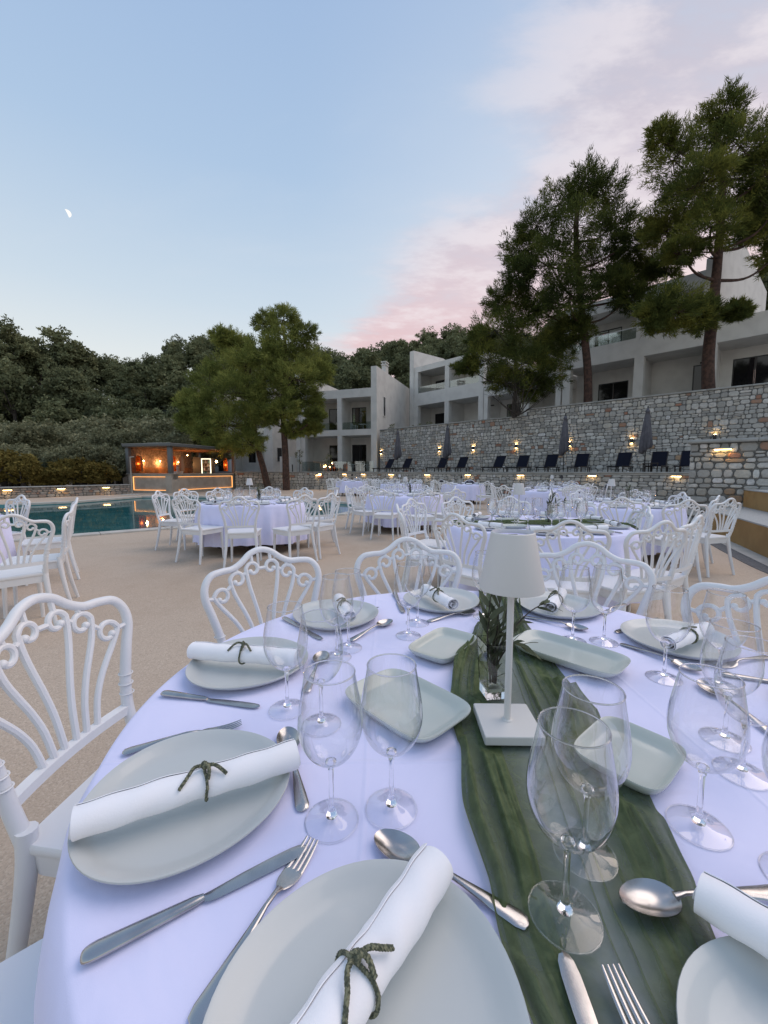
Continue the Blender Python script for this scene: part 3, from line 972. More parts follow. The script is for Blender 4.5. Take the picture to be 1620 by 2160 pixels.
    for sx in (-1, 1):
        b.tube([(sx * .066, chair_y(.066, .87), .870), (sx * .080, chair_y(.08, .86), .860)], .0075, 6)
        b.tube([(sx * .132, chair_y(.132, .83), .832), (sx * .152, chair_y(.152, .815), .815)], .0075, 6)
    b.tube([(-.014, chair_y(0, .876), .876), (.014, chair_y(0, .876), .876)], .0075, 6)
    b.build('scroll_bridge', M['plastic'], r)
    return Proto(r)


CH = make_chair()


def make_black_chair():
    r = empty('woven_armchair')
    def rr(w_, d_):
        return [(w_ * math.copysign(abs(math.cos(a)) ** .6, math.cos(a)), d_ * math.copysign(abs(math.sin(a)) ** .6, math.sin(a))) for a in np.linspace(0, 2 * math.pi, 20, endpoint=False)]
    MB().prism(rr(.23, .22), .42, .46).build('seat', M['rattan'], r)
    G = []
    ol = [(.21 * math.copysign(abs(math.cos(a)) ** .75, math.cos(a)), .68 + .24 * math.copysign(abs(math.sin(a)) ** .8, math.sin(a))) for a in np.linspace(0, 2 * math.pi, 24, endpoint=False)]
    yb = lambda x, z: -.22 - .06 * (z - .44) / .5 - .03 * (1 - (x / .24) ** 2)
    b = MB(); b.rings([[(x, yb(x, z) - .01, z) for x, z in ol], [(x * .98, yb(x, z) + .01, z) for x, z in ol]])
    b.build('backrest', M['rattan'], r)
    MB().tube([(x * 1.04, yb(x, z), .68 + (z - .68) * 1.04) for x, z in ol], .014, 8, closed=True).build('back_frame', M['plastic'], r)
    for sx in (-1, 1):
        MB().tube([(sx * .20, .19, .43), (sx * .21, .21, 0)], .014, 8).build('leg', M['black'], r)
        MB().tube([(sx * .19, -.21, .47), (sx * .21, -.25, 0)], .014, 8).build('leg', M['black'], r)
        MB().tube(catmull([(sx * .205, -.22, .66), (sx * .25, -.02, .67), (sx * .23, .18, .62), (sx * .21, .2, .44)], 5), .013, 8).build('armrest', M['black'], r)
    MB().tube([(-.2, .2, .2), (.2, .2, .2)], .008, 6).tube([(-.2, -.23, .25), (.2, -.23, .25)], .008, 6).build('stretcher', M['black'], r)
    return Proto(r)


BC = make_black_chair()


# ------------------------------------------------------------------ tables
TZ = .765


def cloth_mesh(rad, seed, drop=.60, nseg=240, amp=1.0, lift=0.0):
    rnd = random.Random(seed)
    ph = [rnd.uniform(0, 6.28) for _ in range(6)]
    nf = rnd.choice((13, 14, 15, 16))
    def fold(a):
        return .5 * math.sin(nf * a + ph[0] + .8 * math.sin(3 * a + ph[1])) + .3 * math.sin((nf * 2 + 1) * a + ph[2]) + .35 * math.sin(5 * a + ph[3])
    G = []
    rs = [0.02, .15, .3, .45, .6, .75, .88, .96, .99, 1.0]
    for q in rs:
        G.append([])
        for j in range(nseg):
            a = 2 * math.pi * j / nseg
            r = rad * q
            z = TZ + .0012 * math.sin(r * 21 * math.cos(a + .3) + 1) * min(1, q * 2)
            if q > .95: z -= .0015
            if q == 1.0: z -= .004
            G[-1].append((r * math.cos(a), r * math.sin(a), z))
    K = 16
    for i in range(1, K + 1):
        t = i / K
        row = []
        for j in range(nseg):
            a = 2 * math.pi * j / nseg
            f_ = fold(a)
            out = .012 * min(1, t * 6) + amp * (.055 * f_ + .03) * t ** .8 + .012 * math.sin(a * 3 + ph[4])
            z = TZ - .006 - drop * t + .02 * t * math.sin(4 * a + ph[5])
            rr = rad + out
            row.append((rr * math.cos(a), rr * math.sin(a), z))
        G.append(row)
    b = MB(); b.grid(G, wrap=True)
    c = b.n
    b.v.append(np.array([[0, 0, TZ]])); b.n += 1
    for j in range(nseg):
        b.f.append((j, (j + 1) % nseg, c)); b.m.append(0)
    return b.mesh('tablecloth', M['cloth'], angle=70)


def make_table(r=.80):
    t = empty('round_table')
    MB().lathe([(.001, TZ - .035), (r, TZ - .035), (r, TZ - .008), (.001, TZ - .008)], 48).build('tabletop', M['board'], t)
    for k in range(4):
        a = R(45 + 90 * k)
        MB().box(-.03, .03, -.03, .03, 0, TZ - .036, ch=.004).build('leg', M['dark_leg'], t).location = (r * .68 * math.cos(a), r * .68 * math.sin(a), 0)
    return Proto(t)


TB = make_table()
CLM = [cloth_mesh(.84, s) for s in (1, 2, 3)]
TNAME = {'A': 'the foreground table', 'B': 'the round table by the pool', 'C': 'the table cut by the left edge',
         'D': 'the middle table behind the pool corner', 'E': 'the green-runner table behind the lamp', 'F': 'the round table beside the ochre steps',
         'G': 'the table behind the green-runner one', 'H': 'the far table with black chairs', 'I': 'the farthest table below the pale house',
         'J': 'the far table behind the middle one', 'K': 'the far right table with two lamps'}
TPOS = {'A': (.28, .909), 'B': (-2.21, 6.85), 'C': (-4.95, 4.1), 'D': (.46, 9.1), 'E': (1.47, 3.94), 'F': (3.62, 6.3),
        'G': (4.34, 11.1), 'H': (3.2, 16.6), 'I': (-1.73, 22), 'J': (.7, 17), 'K': (5.9, 13.6)}
TLAB = {'A': 'round dining table under the lavender-white cloth nearest the camera', 'B': 'round table dressed in white by the pool edge',
        'C': 'white-clothed round table at the left edge of the photo', 'D': 'white-clothed table in the middle, behind the pool corner',
        'E': 'white-clothed table with a dark green runner behind the big lamp', 'F': 'white-clothed table beside the ochre steps',
        'G': 'white-clothed table directly behind the green-runner table', 'H': 'small far white table with black woven chairs',
        'I': 'farthest white table, below the pale house', 'J': 'far white table behind the middle one', 'K': 'far white table on the right with a black lamp'}
for k, (x, y) in TPOS.items():
    rz = random.uniform(0, 1.5)
    t = TB.get((x, y, 0), rz)
    tag(t, TLAB[k], 'table', 'round banquet tables')
    me = cloth_mesh(.813, 11, drop=.5, nseg=360, amp=.7) if k == 'A' else random.choice(CLM)
    c = link('tablecloth', me, None, (x, y, 0), (0, 0, 0 if k == 'A' else rz))
    tag(c, 'floor-length white cloth draped over ' + TNAME[k], 'tablecloth', 'white tablecloths')

SECT = ['right side', 'far right side', 'far side right of centre', 'far side', 'far side left of centre', 'far left side', 'left side', 'near left side', 'near side left of centre', 'near side', 'near side right of centre', 'near right side']
used = {}


def sector(k, x, y):
    cx_, cy_ = TPOS[k]
    a = math.degrees(math.atan2(y - cy_, x - cx_)) % 360
    i = int((a + 15) // 30) % 12
    for d in (0, 1, -1, 2, -2, 3, -3, 4, -4, 5, -5, 6):
        j = (i + d) % 12
        if (k, j) not in used:
            used[(k, j)] = 1
            return SECT[j]
    return SECT[i]


def chair_at(k, x, y, rz=None, jit=4, proto=None, zt=0):
    cx_, cy_ = TPOS[k]
    if rz is None:
        rz = math.atan2(cy_ - y, cx_ - x) - math.pi / 2 + R(random.uniform(-jit, jit))
    s = sector(k, x, y)
    if proto is BC:
        o = BC.get((x, y, 0), rz)
        tag(o, 'black woven armchair, %s of %s' % (s, TNAME[k]), 'chair', 'black woven chairs')
    else:
        o = CH.get((x, y, 0), rz)
        tag(o, 'white scroll-back chair, %s of %s' % (s, TNAME[k]), 'chair', 'white scroll-back chairs')
    return o


def chair_px(k, px, py, rz=None, proto=None):
    """surveyed by the top of its back"""
    p = onz(px, py, .95)
    cx_, cy_ = TPOS[k]
    a = rz if rz is not None else math.atan2(cy_ - p.y, cx_ - p.x) - math.pi / 2 + R(random.uniform(-5, 5))
    off = Vector((-math.sin(a), math.cos(a))) * .31      # crown sits .31 behind the origin
    return chair_at(k, p.x + off.x, p.y + off.y, a, proto=proto)


# foreground table
chair_px('A', 72, 1264, R(-90 - 4))
chair_at('A', -.49, .44, R(-53))
chair_px('A', 548, 1159, R(-139))
chair_px('A', 858, 1137, R(-172))
chair_px('A', 1240, 1147, R(154))
chair_px('A', 1668, 1222, R(118))
# pool table
for px, py in ((503, 1048), (384, 1045), (332, 1036), (388, 1031), (459, 1030), (568, 1027), (643, 1029), (643, 1045), (711, 1034), (700, 1041)):
    chair_px('B', px, py)
# left edge table
chair_px('C', 46, 1045, R(160)); chair_px('C', 163, 1051, R(128)); chair_px('C', 156, 1066, R(122)); chair_px('C', 24, 1087, R(48))
# middle table
for px, py in ((804, 1032), (903, 1034), (730, 1025), (747, 1029), (772, 1022), (899, 1024), (963, 1032), (961, 1026), (838, 1021)):
    chair_px('D', px, py)
# green runner table
for px, py in ((957, 1085), (837, 1065), (866, 1053), (960, 1049), (1075, 1048), (1216, 1053), (1366, 1069), (1477, 1089), (1404, 1101), (1204, 1100)):
    chair_px('E', px, py)
for px, py in ((1313, 1050), (1454, 1055), (1543, 1052), (1517, 1046), (1441, 1039), (1222, 1034), (1163, 1035), (1340, 1033)):
    chair_px('F', px, py)
for px, py in ((1036, 1020), (1084, 1020), (1206, 1022), (1062, 1024), (1150, 1017)):
    chair_px('G', px, py)
chair_px('H', 991, 1011.5, R(2), BC); chair_px('H', 931, 1011, R(-60), BC); chair_px('H', 1028, 1015.5); chair_px('H', 940, 1015); chair_px('H', 917, 1013)
chair_px('K', 1252, 1018.5, R(60), BC); chair_px('K', 1281, 1019.5, R(70), BC); chair_px('K', 1240, 1021); chair_px('K', 1205, 1014); chair_px('K', 1215, 1024)
for px, py in ((695, 1009), (701, 1008), (712, 1008), (727, 1007.5), (776, 1009), (782, 1010), (755, 1007)):
    chair_px('I', px, py)
for px, py in ((789, 1010.5), (796, 1010), (811, 1010), (876, 1010), (887, 1011), (915, 1012), (833, 1009)):
    chair_px('J', px, py)


# ------------------------------------------------------------------ tableware
def make_wineglass():
    r = empty('wine_glass')
    MB().lathe([(.0385, .0016), (.030, .0032), (.016, .0065), (.0085, .0105)], 40).build('foot', M['thin_glass'], r, angle=80)
    MB().tube([(.0382 * math.cos(t), .0382 * math.sin(t), .0014) for t in np.linspace(0, 2 * math.pi, 40, endpoint=False)], .0010, 6, closed=True).build('foot_rim', M['glass'], r, angle=80)
    foot = [(.001, .0075), (.0085, .0085), (.0082, .0105), (.0062, .0135), (.0046, .019), (.0036, .032), (.0034, .060), (.0038, .078), (.0058, .087), (.008, .0905), (.0075, .0935), (.004, .095), (.001, .0953)]
    MB().lathe(foot, 40).build('stem', M['glass'], r, angle=80)
    bowl = [(.0075, .0915), (.014, .0935), (.022, .098), (.031, .107), (.0385, .119), (.0435, .133), (.0458, .148), (.0455, .162), (.0435, .178), (.0405, .195), (.0375, .212), (.0352, .226)]
    pr = catmull([(a, 0, b) for a, b in bowl], 4)
    MB().lathe([(p[0], p[2]) for p in pr], 48).build('bowl', M['thin_glass'], r, angle=80)
    c = [(.0352 * math.cos(t), .0352 * math.sin(t), .226) for t in np.linspace(0, 2 * math.pi, 40, endpoint=False)]
    MB().tube(c, .0010, 6, closed=True).build('rim', M['glass'], r, angle=80)
    return Proto(r)


WG = make_wineglass()


def make_far_glass():
    prof = [(.001, 0), (.036, .001), (.012, .006), (.004, .02), (.0038, .085), (.012, .095), (.030, .108), (.0435, .135), (.0455, .155), (.0405, .195), (.0352, .226)]
    me = MB().lathe(prof, 20).mesh('wine_glass', M['thin_glass'], angle=80)
    return me


FG = make_far_glass()


def dish(outline, prof, name, m, n=64):
    """outline(theta) -> radius; prof list of (scale, z)"""
    G = []
    for sc_, z in prof:
        row = []
        for j in range(n):
            a = 2 * math.pi * j / n
            rr = outline(a)
            row.append((rr * sc_ * math.cos(a), rr * sc_ * math.sin(a), z))
        G.append(row)
    b = MB(); b.grid(G, wrap=True)
    return b.mesh(name, m, angle=60)


PL_PROF = [(.002, .0060), (.30, .0060), (.62, .0064), (.74, .0070), (.80, .0085), (.86, .0125), (.93, .0185), (.975, .0215), (.995, .0222), (1.0, .0210), (.992, .0185), (.95, .0135), (.88, .0070), (.80, .0020), (.70, .0000), (.002, 0.0)]
PLATE = dish(lambda a: .1465 * (1 + .016 * math.cos(2 * a) + .022 * math.cos(3 * a + .5)), PL_PROF, 'dinner_plate', M['celadon_matte'], 72)


def rect_outline(hw, hh, p=5.0):
    return lambda a: (abs(math.cos(a) / hw) ** p + abs(math.sin(a) / hh) ** p) ** (-1 / p)


RC_PROF = [(.002, .0060), (.5, .0060), (.74, .0066), (.80, .0085), (.86, .0140), (.93, .0200), (.975, .0230), (.995, .0236), (1.0, .0222), (.99, .0190), (.94, .0120), (.88, .0050), (.82, .0010), (.75, 0), (.002, 0)]


def loft(secs, n=12):
    b = MB(); rings = []
    for (y, hw, ht, z) in secs:
        rings.append([(hw * math.cos(2 * math.pi * j / n), y, z + ht * math.sin(2 * math.pi * j / n)) for j in range(n)])
    b.rings(rings)
    return b


def make_knife():
    r = empty('table_knife')
    # handle from y=0 (butt) to .115, blade to .245
    loft([(0.0, .0042, .002, .0045), (.0012, .0068, .0034, .0045), (.0035, .0086, .0042, .0046), (.008, .0100, .0046, .0048), (.014, .0105, .0048, .0050), (.040, .0095, .0048, .0050), (.085, .0075, .0045, .0050), (.108, .0062, .0045, .0052), (.113, .0050, .0040, .0052), (.118, .0042, .0036, .0052)], 12).build('handle', M['steel'], r, angle=60)
    b = MB()
    top = []; pts = [(.117, -.0045, .0045), (.122, -.0046, .0075), (.132, -.0052, .0090), (.165, -.0082, .0096), (.20, -.0098, .0096), (.225, -.0100, .0090), (.237, -.0088, .0072), (.243, -.0058, .0040), (.2455, -.0018, -.0002)]
    rings = []
    for (y, xa, xb) in pts:
        rings.append([(xa, y, .0045), ((xa + xb) / 2 - .001, y, .0036), (xb, y, .0047), ((xa + xb) / 2 - .001, y, .0062)])
    b.rings(rings); b.build('blade', M['steel'], r, angle=25)
    return Proto(r)


def make_fork():
    r = empty('table_fork')
    loft([(0, .003, .001, .004), (.003, .0085, .0016, .0045), (.012, .0105, .0020, .005), (.035, .0090, .0022, .0065), (.080, .0048, .0024, .0105), (.105, .0030, .0024, .0125), (.122, .0030, .0022, .0110), (.132, .0055, .0016, .0075)], 10).build('handle', M['steel'], r, angle=60)
    zf = lambda y: .0030 + .0062 * ((y - .160) / .035) ** 2 if y > .15 else .0075 - (y - .132) * .22
    secs = []
    for y, hw in ((.130, .0050), (.136, .0092), (.143, .0118), (.152, .0128), (.160, .0128)):
        secs.append((y, hw, .0011, zf(y)))
    b = loft(secs, 12)
    for k in range(4):
        xc = -.0101 + .00673 * k
        ys = np.linspace(.158, .203, 7)
        b.tube([(xc * (1 - .03 * i), y, .0030 + .0060 * ((y - .160) / .035) ** 2 * .6) for i, y in enumerate(ys)], [.0025, .0024, .0023, .002, .0012], 6, flat=.5)
    b.build('tines', M['steel'], r, angle=50)
    return Proto(r)


def make_spoon():
    r = empty('table_spoon')
    loft([(0, .003, .001, .004), (.003, .0085, .0016, .0045), (.012, .0105, .0020, .005), (.035, .0090, .0022, .0065), (.080, .0048, .0024, .0105), (.110, .0032, .0024, .0125), (.128, .0030, .0022, .0125), (.140, .0050, .0018, .0105)], 10).build('handle', M['steel'], r, angle=60)
    G = []
    cy_ = .170
    for i in range(10):
        q = max(i / 9, .02)
        row = []
        for j in range(32):
            a = 2 * math.pi * j / 32
            hx = .0215 * (1 - .10 * math.sin(a)); hy = .034
            x = q * hx * math.cos(a); y = cy_ + q * hy * math.sin(a)
            row.append((x, y, .0015 + .0095 * q ** 2.2))
        G.append(row)
    G2 = [[(x * 1.02, (y - cy_) * 1.02 + cy_, z - .0014) for x, y, z in row] for row in reversed(G)]
    b = MB(); b.grid(G + G2, wrap=True); b.build('bowl', M['steel'], r, angle=80)
    return Proto(r)


KN, FK, SP_ = make_knife(), make_fork(), make_spoon()


def roll_mesh(L, r, seed, nl=40, flare=0.0, m='napkin'):
    """a cotton napkin rolled up: a spiral sheet along x, centre line at height r"""
    rnd = random.Random(seed)
    turns = 3.1; na = 84
    p1, p2, p3 = (rnd.uniform(0, 6) for _ in range(3))
    G = []
    for i in range(nl + 1):
        t = i / nl; x = (t - .5) * L
        row = []
        for j in range(na + 1):
            q = j / na; a = q * turns * 2 * math.pi + .35
            rr = r * (.16 + .84 * (1 - (1 - q) ** 2.2)) * (1 + flare * (t - .5))
            pinch = 1 - .09 * math.exp(-((t - .5) / .05) ** 2)
            rr += .0005 * max(0, (q - .955) / .045)
            rr *= pinch * (1 + .010 * math.sin(5 * a + 40 * t + p1) * math.exp(-((t - .5) / .16) ** 2))
            rr += (.0004 * math.sin(31 * t + a * 2 + p1) + .0004 * math.sin(9 * t + a + p2)) * (1 + q)
            xx = x + (.006 * math.sin(a * .5 + p3) * (1 - q) if True else 0) * (1 if t > .5 else -1) * abs(2 * t - 1)
            row.append((xx, rr * math.cos(a), r * .97 + rr * math.sin(a) * .93))
        G.append(row)
    b = MB(); b.grid(G)
    # doubled cloth: an inner skin gives the sheet thickness
    H = [[(x * .999, y * .955, r * .97 + (z - r * .97) * .955) for x, y, z in row] for row in G]
    b.grid(H)
    for row_a, row_b in ((G[0], H[0]), (G[-1], H[-1])):
        b.grid([row_a, row_b])
    b.grid([[g_[-1] for g_ in G], [h_[-1] for h_ in H]])
    return b.mesh('napkin_roll', M[m], angle=75)


def braid_path(pts, rad, tw=26, k=0, ns=90):
    P = catmull(pts, max(3, ns // len(pts)))
    T = np.gradient(P, axis=0); T /= np.linalg.norm(T, axis=1)[:, None]
    U = np.cross(T, [0.31, .2, .93]); U /= np.maximum(np.linalg.norm(U, axis=1)[:, None], 1e-6)
    W = np.cross(T, U)
    d = np.r_[0, np.cumsum(np.linalg.norm(np.diff(P, axis=0), axis=1))]
    ph = d / (rad * 5.5) * 2 * math.pi + k * 2 * math.pi / 3
    return P + rad * .75 * (np.cos(ph)[:, None] * U + np.sin(ph)[:, None] * W)


def add_braid(b, pts, rad=.0022, ns=90):
    rad = rad * .74
    for k in range(3):
        b.tube(braid_path(pts, rad, k=k, ns=ns), rad * .85, 5)


def tie_mesh(r, full=True, x0=0.0, seed=0):
    rnd = random.Random(seed)
    b = MB()
    rr = r * .93 + .003
    loop = [(x0 + .0015 * math.sin(3 * a), rr * math.cos(a), r * .97 + rr * .95 * math.sin(a)) for a in np.linspace(-math.pi * .5, math.pi * 1.5, 14)]
    zt = r * .97 + rr * .95
    if full:
        add_braid(b, loop, .0022, 60)
        add_braid(b, [(x0, .002, zt + .003), (x0 + .012, -.006, zt + .005), (x0 + .020, -.012, zt + .001), (x0 + .026 + rnd.uniform(0, .008), -.018, zt - .006)], .0024, 40)
        add_braid(b, [(x0, .002, zt + .003), (x0 - .014, -.002, zt + .006), (x0 - .023, -.010, zt + .001), (x0 - .031 - rnd.uniform(0, .008), -.019, zt - .009)], .0024, 40)
        add_braid(b, [(x0 - .004, .006, zt + .002), (x0, -.0, zt + .008), (x0 + .005, -.009, zt + .004), (x0 + .003, -.019, zt - .006)], .0026, 30)
        b.sphere((x0, 0, zt + .003), .0055, n=8)
    else:
        b.tube(loop, .0028, 6)
        b.tube([(x0 - .022, -.010, zt), (x0, 0, zt + .004), (x0 + .024, -.008, zt + .001)], .0026, 6)
    return b.mesh('sprig_tie', M['twig'], angle=60)


def put_plate(x, y, z, rz, label, group, me=PLATE, name='dinner_plate', cat='plate', sc=1):
    o = link(name, me, None, (x, y, z), (0, 0, rz), sc)
    tag(o, label, cat, group)
    return o


def put_roll(x, y, z, rz, label, group, L=.25, r=.024, seed=0, full=True, flare=0, tilt=0, x0=0):
    me = roll_mesh(L, r, seed, flare=flare)
    o = link('napkin_roll', me, None, (x, y, z), (0, tilt, rz))
    tag(o, label, 'napkin', group)
    link('sprig_tie', tie_mesh(r, full, x0, seed), o)
    return o


def put_cut(proto, ax, ay, bx, by, label, cat, z=TZ, ends=None, dz=0, tilt=0):
    """a = handle end, b = tip direction"""
    a = onz(ax, ay, z); b = onz(bx, by, z)
    d = b - a
    o = proto.get((a.x, a.y, z + dz), rot=(tilt, 0, math.atan2(d.y, d.x) - math.pi / 2))
    tag(o, label, cat, 'cutlery on the foreground table')
    return o


# dinner plates on the foreground table (surveyed centre, turn)
tp = TZ + .001
PA = [(-.300, .583, 25, 'large celadon plate at the lower left with a braided-sprig napkin across it'),
      (-.012, .318, 70, 'celadon plate nearest the camera at the bottom centre'),
      (-.350, 1.015, 10, 'celadon plate at left, its rolled napkin lying level across the back rim'),
      (-.168, 1.372, 150, 'celadon plate behind the left wine glasses, napkin seen through glass'),
      (.222, 1.530, 60, 'celadon plate at the far side, left of the table lamp'),
      (.640, 1.468, 110, 'celadon plate at the far side, right of the table lamp'),
      (.868, 1.165, 40, 'celadon plate at the right with a napkin tied near its end'),
      (.386, .240, 20, 'celadon plate cut off at the bottom right corner'),
      (.985, .78, 80, 'celadon plate just leaving the photo at the right edge')]
for (x, y, a, l) in PA:
    put_plate(x, y, tp, R(a), l, 'dinner plates on the foreground table')


def roll_px(p, q, z, **kw):
    a = onz(*p, z); b = onz(*q, z)
    m_ = (a + b) / 2; d = b - a
    return m_.x, m_.y, math.atan2(d.y, d.x), d.length


zr = TZ + .0245
x, y, a, L = roll_px((155, 1735), (625, 1590), zr + .02)
put_roll(x, y, zr - .002, a, 'white napkin roll with braided sprig on the lower left plate, poking past its rim', 'napkin rolls on the foreground table', L=L, r=.0225, seed=3, flare=.05, x0=.012)
a0 = onz(912, 1838, zr + .02); a1 = Vector((-.055, .285, 0))
d = a0 - a1; m_ = (a0 + a1) / 2
put_roll(m_.x - .01, m_.y - .012, zr - .002, math.atan2(d.y, d.x), 'white napkin roll with braided sprig on the plate nearest the camera', 'napkin rolls on the foreground table', L=.235, r=.0235, seed=5, x0=-.025)
x, y, a, L = roll_px((405, 1372), (628, 1388), zr + .02)
put_roll(x, y, zr - .002, a, 'white napkin roll with a sprig knot lying level on the left plate', 'napkin rolls on the foreground table', L=L + .0, r=.0235, seed=7, x0=.0)
x, y, a, L = roll_px((712, 1262), (742, 1312), zr + .01)
put_roll(x, y - .0, zr - .002, a, 'white napkin roll seen through the pair of glasses behind the left plate', 'napkin rolls on the foreground table', L=.20, r=.021, seed=9)
x, y, a, L = roll_px((893, 1243), (962, 1285), zr + .01)
put_roll(x, y, zr - .002, a, 'white napkin roll showing its spiral end left of the lamp', 'napkin rolls on the foreground table', L=.215, r=.022, seed=11)
x, y, a, L = roll_px((1188, 1246), (1152, 1300), zr + .01)
put_roll(x, y, zr - .002, a, 'white napkin roll behind the olive sprig, right of the lamp', 'napkin rolls on the foreground table', L=.21, r=.023, seed=13)
x, y, a, L = roll_px((1382, 1372), (1512, 1318), zr + .015)
put_roll(x, y, zr - .002, a, 'white napkin roll on the right plate, bound with a dark ring', 'napkin rolls on the foreground table', L=.225, r=.021, seed=15, full=False)
a0 = onz(1500, 1895, zr + .02)
put_roll(a0.x + .072, a0.y - .080, zr - .002, R(-48), 'white napkin roll on the plate at the bottom right corner', 'napkin rolls on the foreground table', L=.235, r=.0225, seed=17, x0=.02)
put_roll(.985, .80, zr - .002, R(160), 'white napkin roll just entering at the right edge', 'napkin rolls on the foreground table', L=.22, r=.022, seed=19)

# serving dishes
for (x, y, L_, W_, a, l) in ((.168, 1.113, .205, .135, 52, 'small rectangular celadon dish left of the green runner'),
                             (.046, .822, .250, .178, -47, 'large rectangular celadon dish behind the front wine glasses'),
                             (.492, 1.052, .280, .150, -46.5, 'long rectangular celadon dish resting on the runner right of the lamp'),
                             (.426, .666, .165, .142, 40, 'rectangular celadon dish beneath the right-hand wine glasses')):
    me = dish(rect_outline(L_ / 2, W_ / 2), RC_PROF, 'serving_dish', M['celadon'], 80)
    z = TZ + (.010 if x in (.492,) else .004)
    put_plate(x, y, z, R(a), l, 'rectangular serving dishes', me, 'serving_dish', 'dish')

# cutlery
put_cut(KN, 170, 2030, 660, 1787, 'big dinner knife at the lower left below the large plate', 'knife')
put_cut(FK, 405, 2175, 655, 1786, 'fork at bottom centre, tines up beside the lower left knife', 'fork')
put_cut(SP_, 1115, 1958, 815, 1785, 'spoon behind the nearest plate, handle reaching the green runner', 'spoon')
put_cut(KN, 342, 1465, 562, 1497, 'knife at left between the large plate and the plate behind', 'knife')
put_cut(FK, 258, 1592, 540, 1524, 'fork sticking out on both sides of the lower left plate', 'fork')
put_cut(SP_, 640, 1716, 604, 1545, 'spoon right of the lower left plate beside the napkin end', 'spoon')
put_cut(SP_, 645, 1464, 688, 1370, 'spoon seen through the bowl of the left front glass', 'spoon')
put_cut(KN, 598, 1305, 686, 1356, 'knife in front of the plate behind the left glasses', 'knife')
put_cut(FK, 700, 1270, 830, 1292, 'fork half under the plate behind the left glasses', 'fork')
put_cut(SP_, 738, 1354, 826, 1312, 'spoon right of the pair of glasses at left', 'spoon')
put_cut(KN, 832, 1252, 853, 1300, 'knife standing away at the far edge behind two glasses', 'knife')
put_cut(FK, 1016, 1250, 1006, 1283, 'fork at the far edge touching the green runner', 'fork')
put_cut(SP_, 902, 1313, 1003, 1292, 'spoon in front of the far plate left of the lamp', 'spoon')
put_cut(SP_, 1105, 1303, 1213, 1327, 'spoon in front of the far plate right of the lamp', 'spoon')
put_cut(FK, 1318, 1275, 1238, 1312, 'fork right of the far plate, near the back right chair', 'fork')
put_cut(KN, 1390, 1308, 1278, 1342, 'knife between the two right-hand far plates', 'knife')
put_cut(SP_, 1308, 1360, 1450, 1412, 'spoon in front of the right plate with the tied napkin', 'spoon')
put_cut(FK, 1622, 1388, 1528, 1407, 'fork right of the right plate near the table edge', 'fork')
put_cut(KN, 1520, 1425, 1625, 1442, 'knife lying at the right edge behind a wine glass', 'knife')
p2 = onz(1187, 2028, TZ)
o = KN.get((p2.x - .012, p2.y - .244, TZ + .006), rz=R(-3)); tag(o, 'knife at bottom right, only its rounded blade tip in view', 'knife', 'cutlery on the foreground table')
p2 = onz(1290, 2072, TZ)
o = FK.get((p2.x + .010, p2.y - .200, TZ + .008), rz=R(3)); tag(o, 'fork at the bottom edge with four tines over the runner', 'fork', 'cutlery on the foreground table')
put_cut(SP_, 1660, 1903, 1335, 1925, 'shiny spoon under the bottom right napkin on the runner', 'spoon', dz=.008)
put_cut(SP_, 1640, 1560, 1520, 1475, 'spoon seen through the glasses near the right edge', 'spoon')

# wine glasses
GLS = [(-.076, .547, 'left one of the two wine glasses in front of the large dish'), (.011, .568, 'right one of the two wine glasses in front of the large dish'),
       (-.206, .826, 'wine glass over the end of the level napkin at left'), (-.125, .772, 'wine glass half hidden behind the left front glass'),
       (-.102, 1.129, 'right glass of the pair before the far left plate'), (-.128, 1.07, 'left glass of the pair before the far left plate'),
       (.075, 1.217, 'nearer glass of the pair left of the lamp'), (.112, 1.324, 'farther glass of the pair left of the lamp'),
       (.563, 1.178, 'left glass of the pair right of the lamp shade'), (.653, 1.171, 'right glass of the pair right of the lamp shade'),
       (.685, .956, 'wine glass in front of the right plate with the tied napkin'), (.790, .920, 'wine glass right of the one before the right plate'),
       (.448, .536, 'large wine glass at the right standing in front of the spoons'), (.642, .725, 'wine glass seen through the large right-hand glass'),
       (.600, .640, 'wine glass behind the large right-hand glass, foot showing below it'), (.203, .413, 'nearest wine glass of all, standing on the green runner'),
       (.262, .488, 'second wine glass on the runner, just behind the nearest one'), (.515, .458, 'wine glass cut by the right edge, lower right'),
       (.345, 1.36, 'wine glass mostly hidden behind the lamp shade')]
for (x, y, l) in GLS:
    z = TZ + (.008 if 0.14 < x < .40 and y < .62 or x == .345 else .0005)
    tag(WG.get((x, y, z), random.uniform(0, 6)), l, 'wine glass', 'wine glasses on the foreground table')


# ------------------------------------------------------------------ table lamp
def make_lamp(cm, name='table_lamp'):
    r = empty(name)
    MB().box(-.053, .053, -.053, .053, 0, .0165, ch=.0014).build('base', cm, r, angle=30)
    MB().lathe([(.001, .0168), (.0105, .0168), (.0095, .0185), (.0062, .0192), (.0060, .30), (.001, .30)], 24).build('pole', cm, r, angle=50)
    MB().lathe([(.0385, .372), (.0365, .3735), (.0360, .371), (.0562, .270), (.0575, .269), (.0580, .2705), (.0385, .372)], 48).build('lamp_shade', cm, r, angle=50)
    MB().lathe([(.001, .366), (.0365, .366)], 40).box(-.008, .008, -.003, .003, .3665, .3685, 1).build('diffuser', [M['lamp_in'], M['black']], r)
    return Proto(r)


LW = make_lamp(M['lamp']); LB = make_lamp(M['black'])
o = LW.get((.239, .750, TZ + .010), R(-1)); tag(o, 'large white cordless table lamp on the green runner', 'lamp')
o.scale = (1.03, 1.03, 1.03)


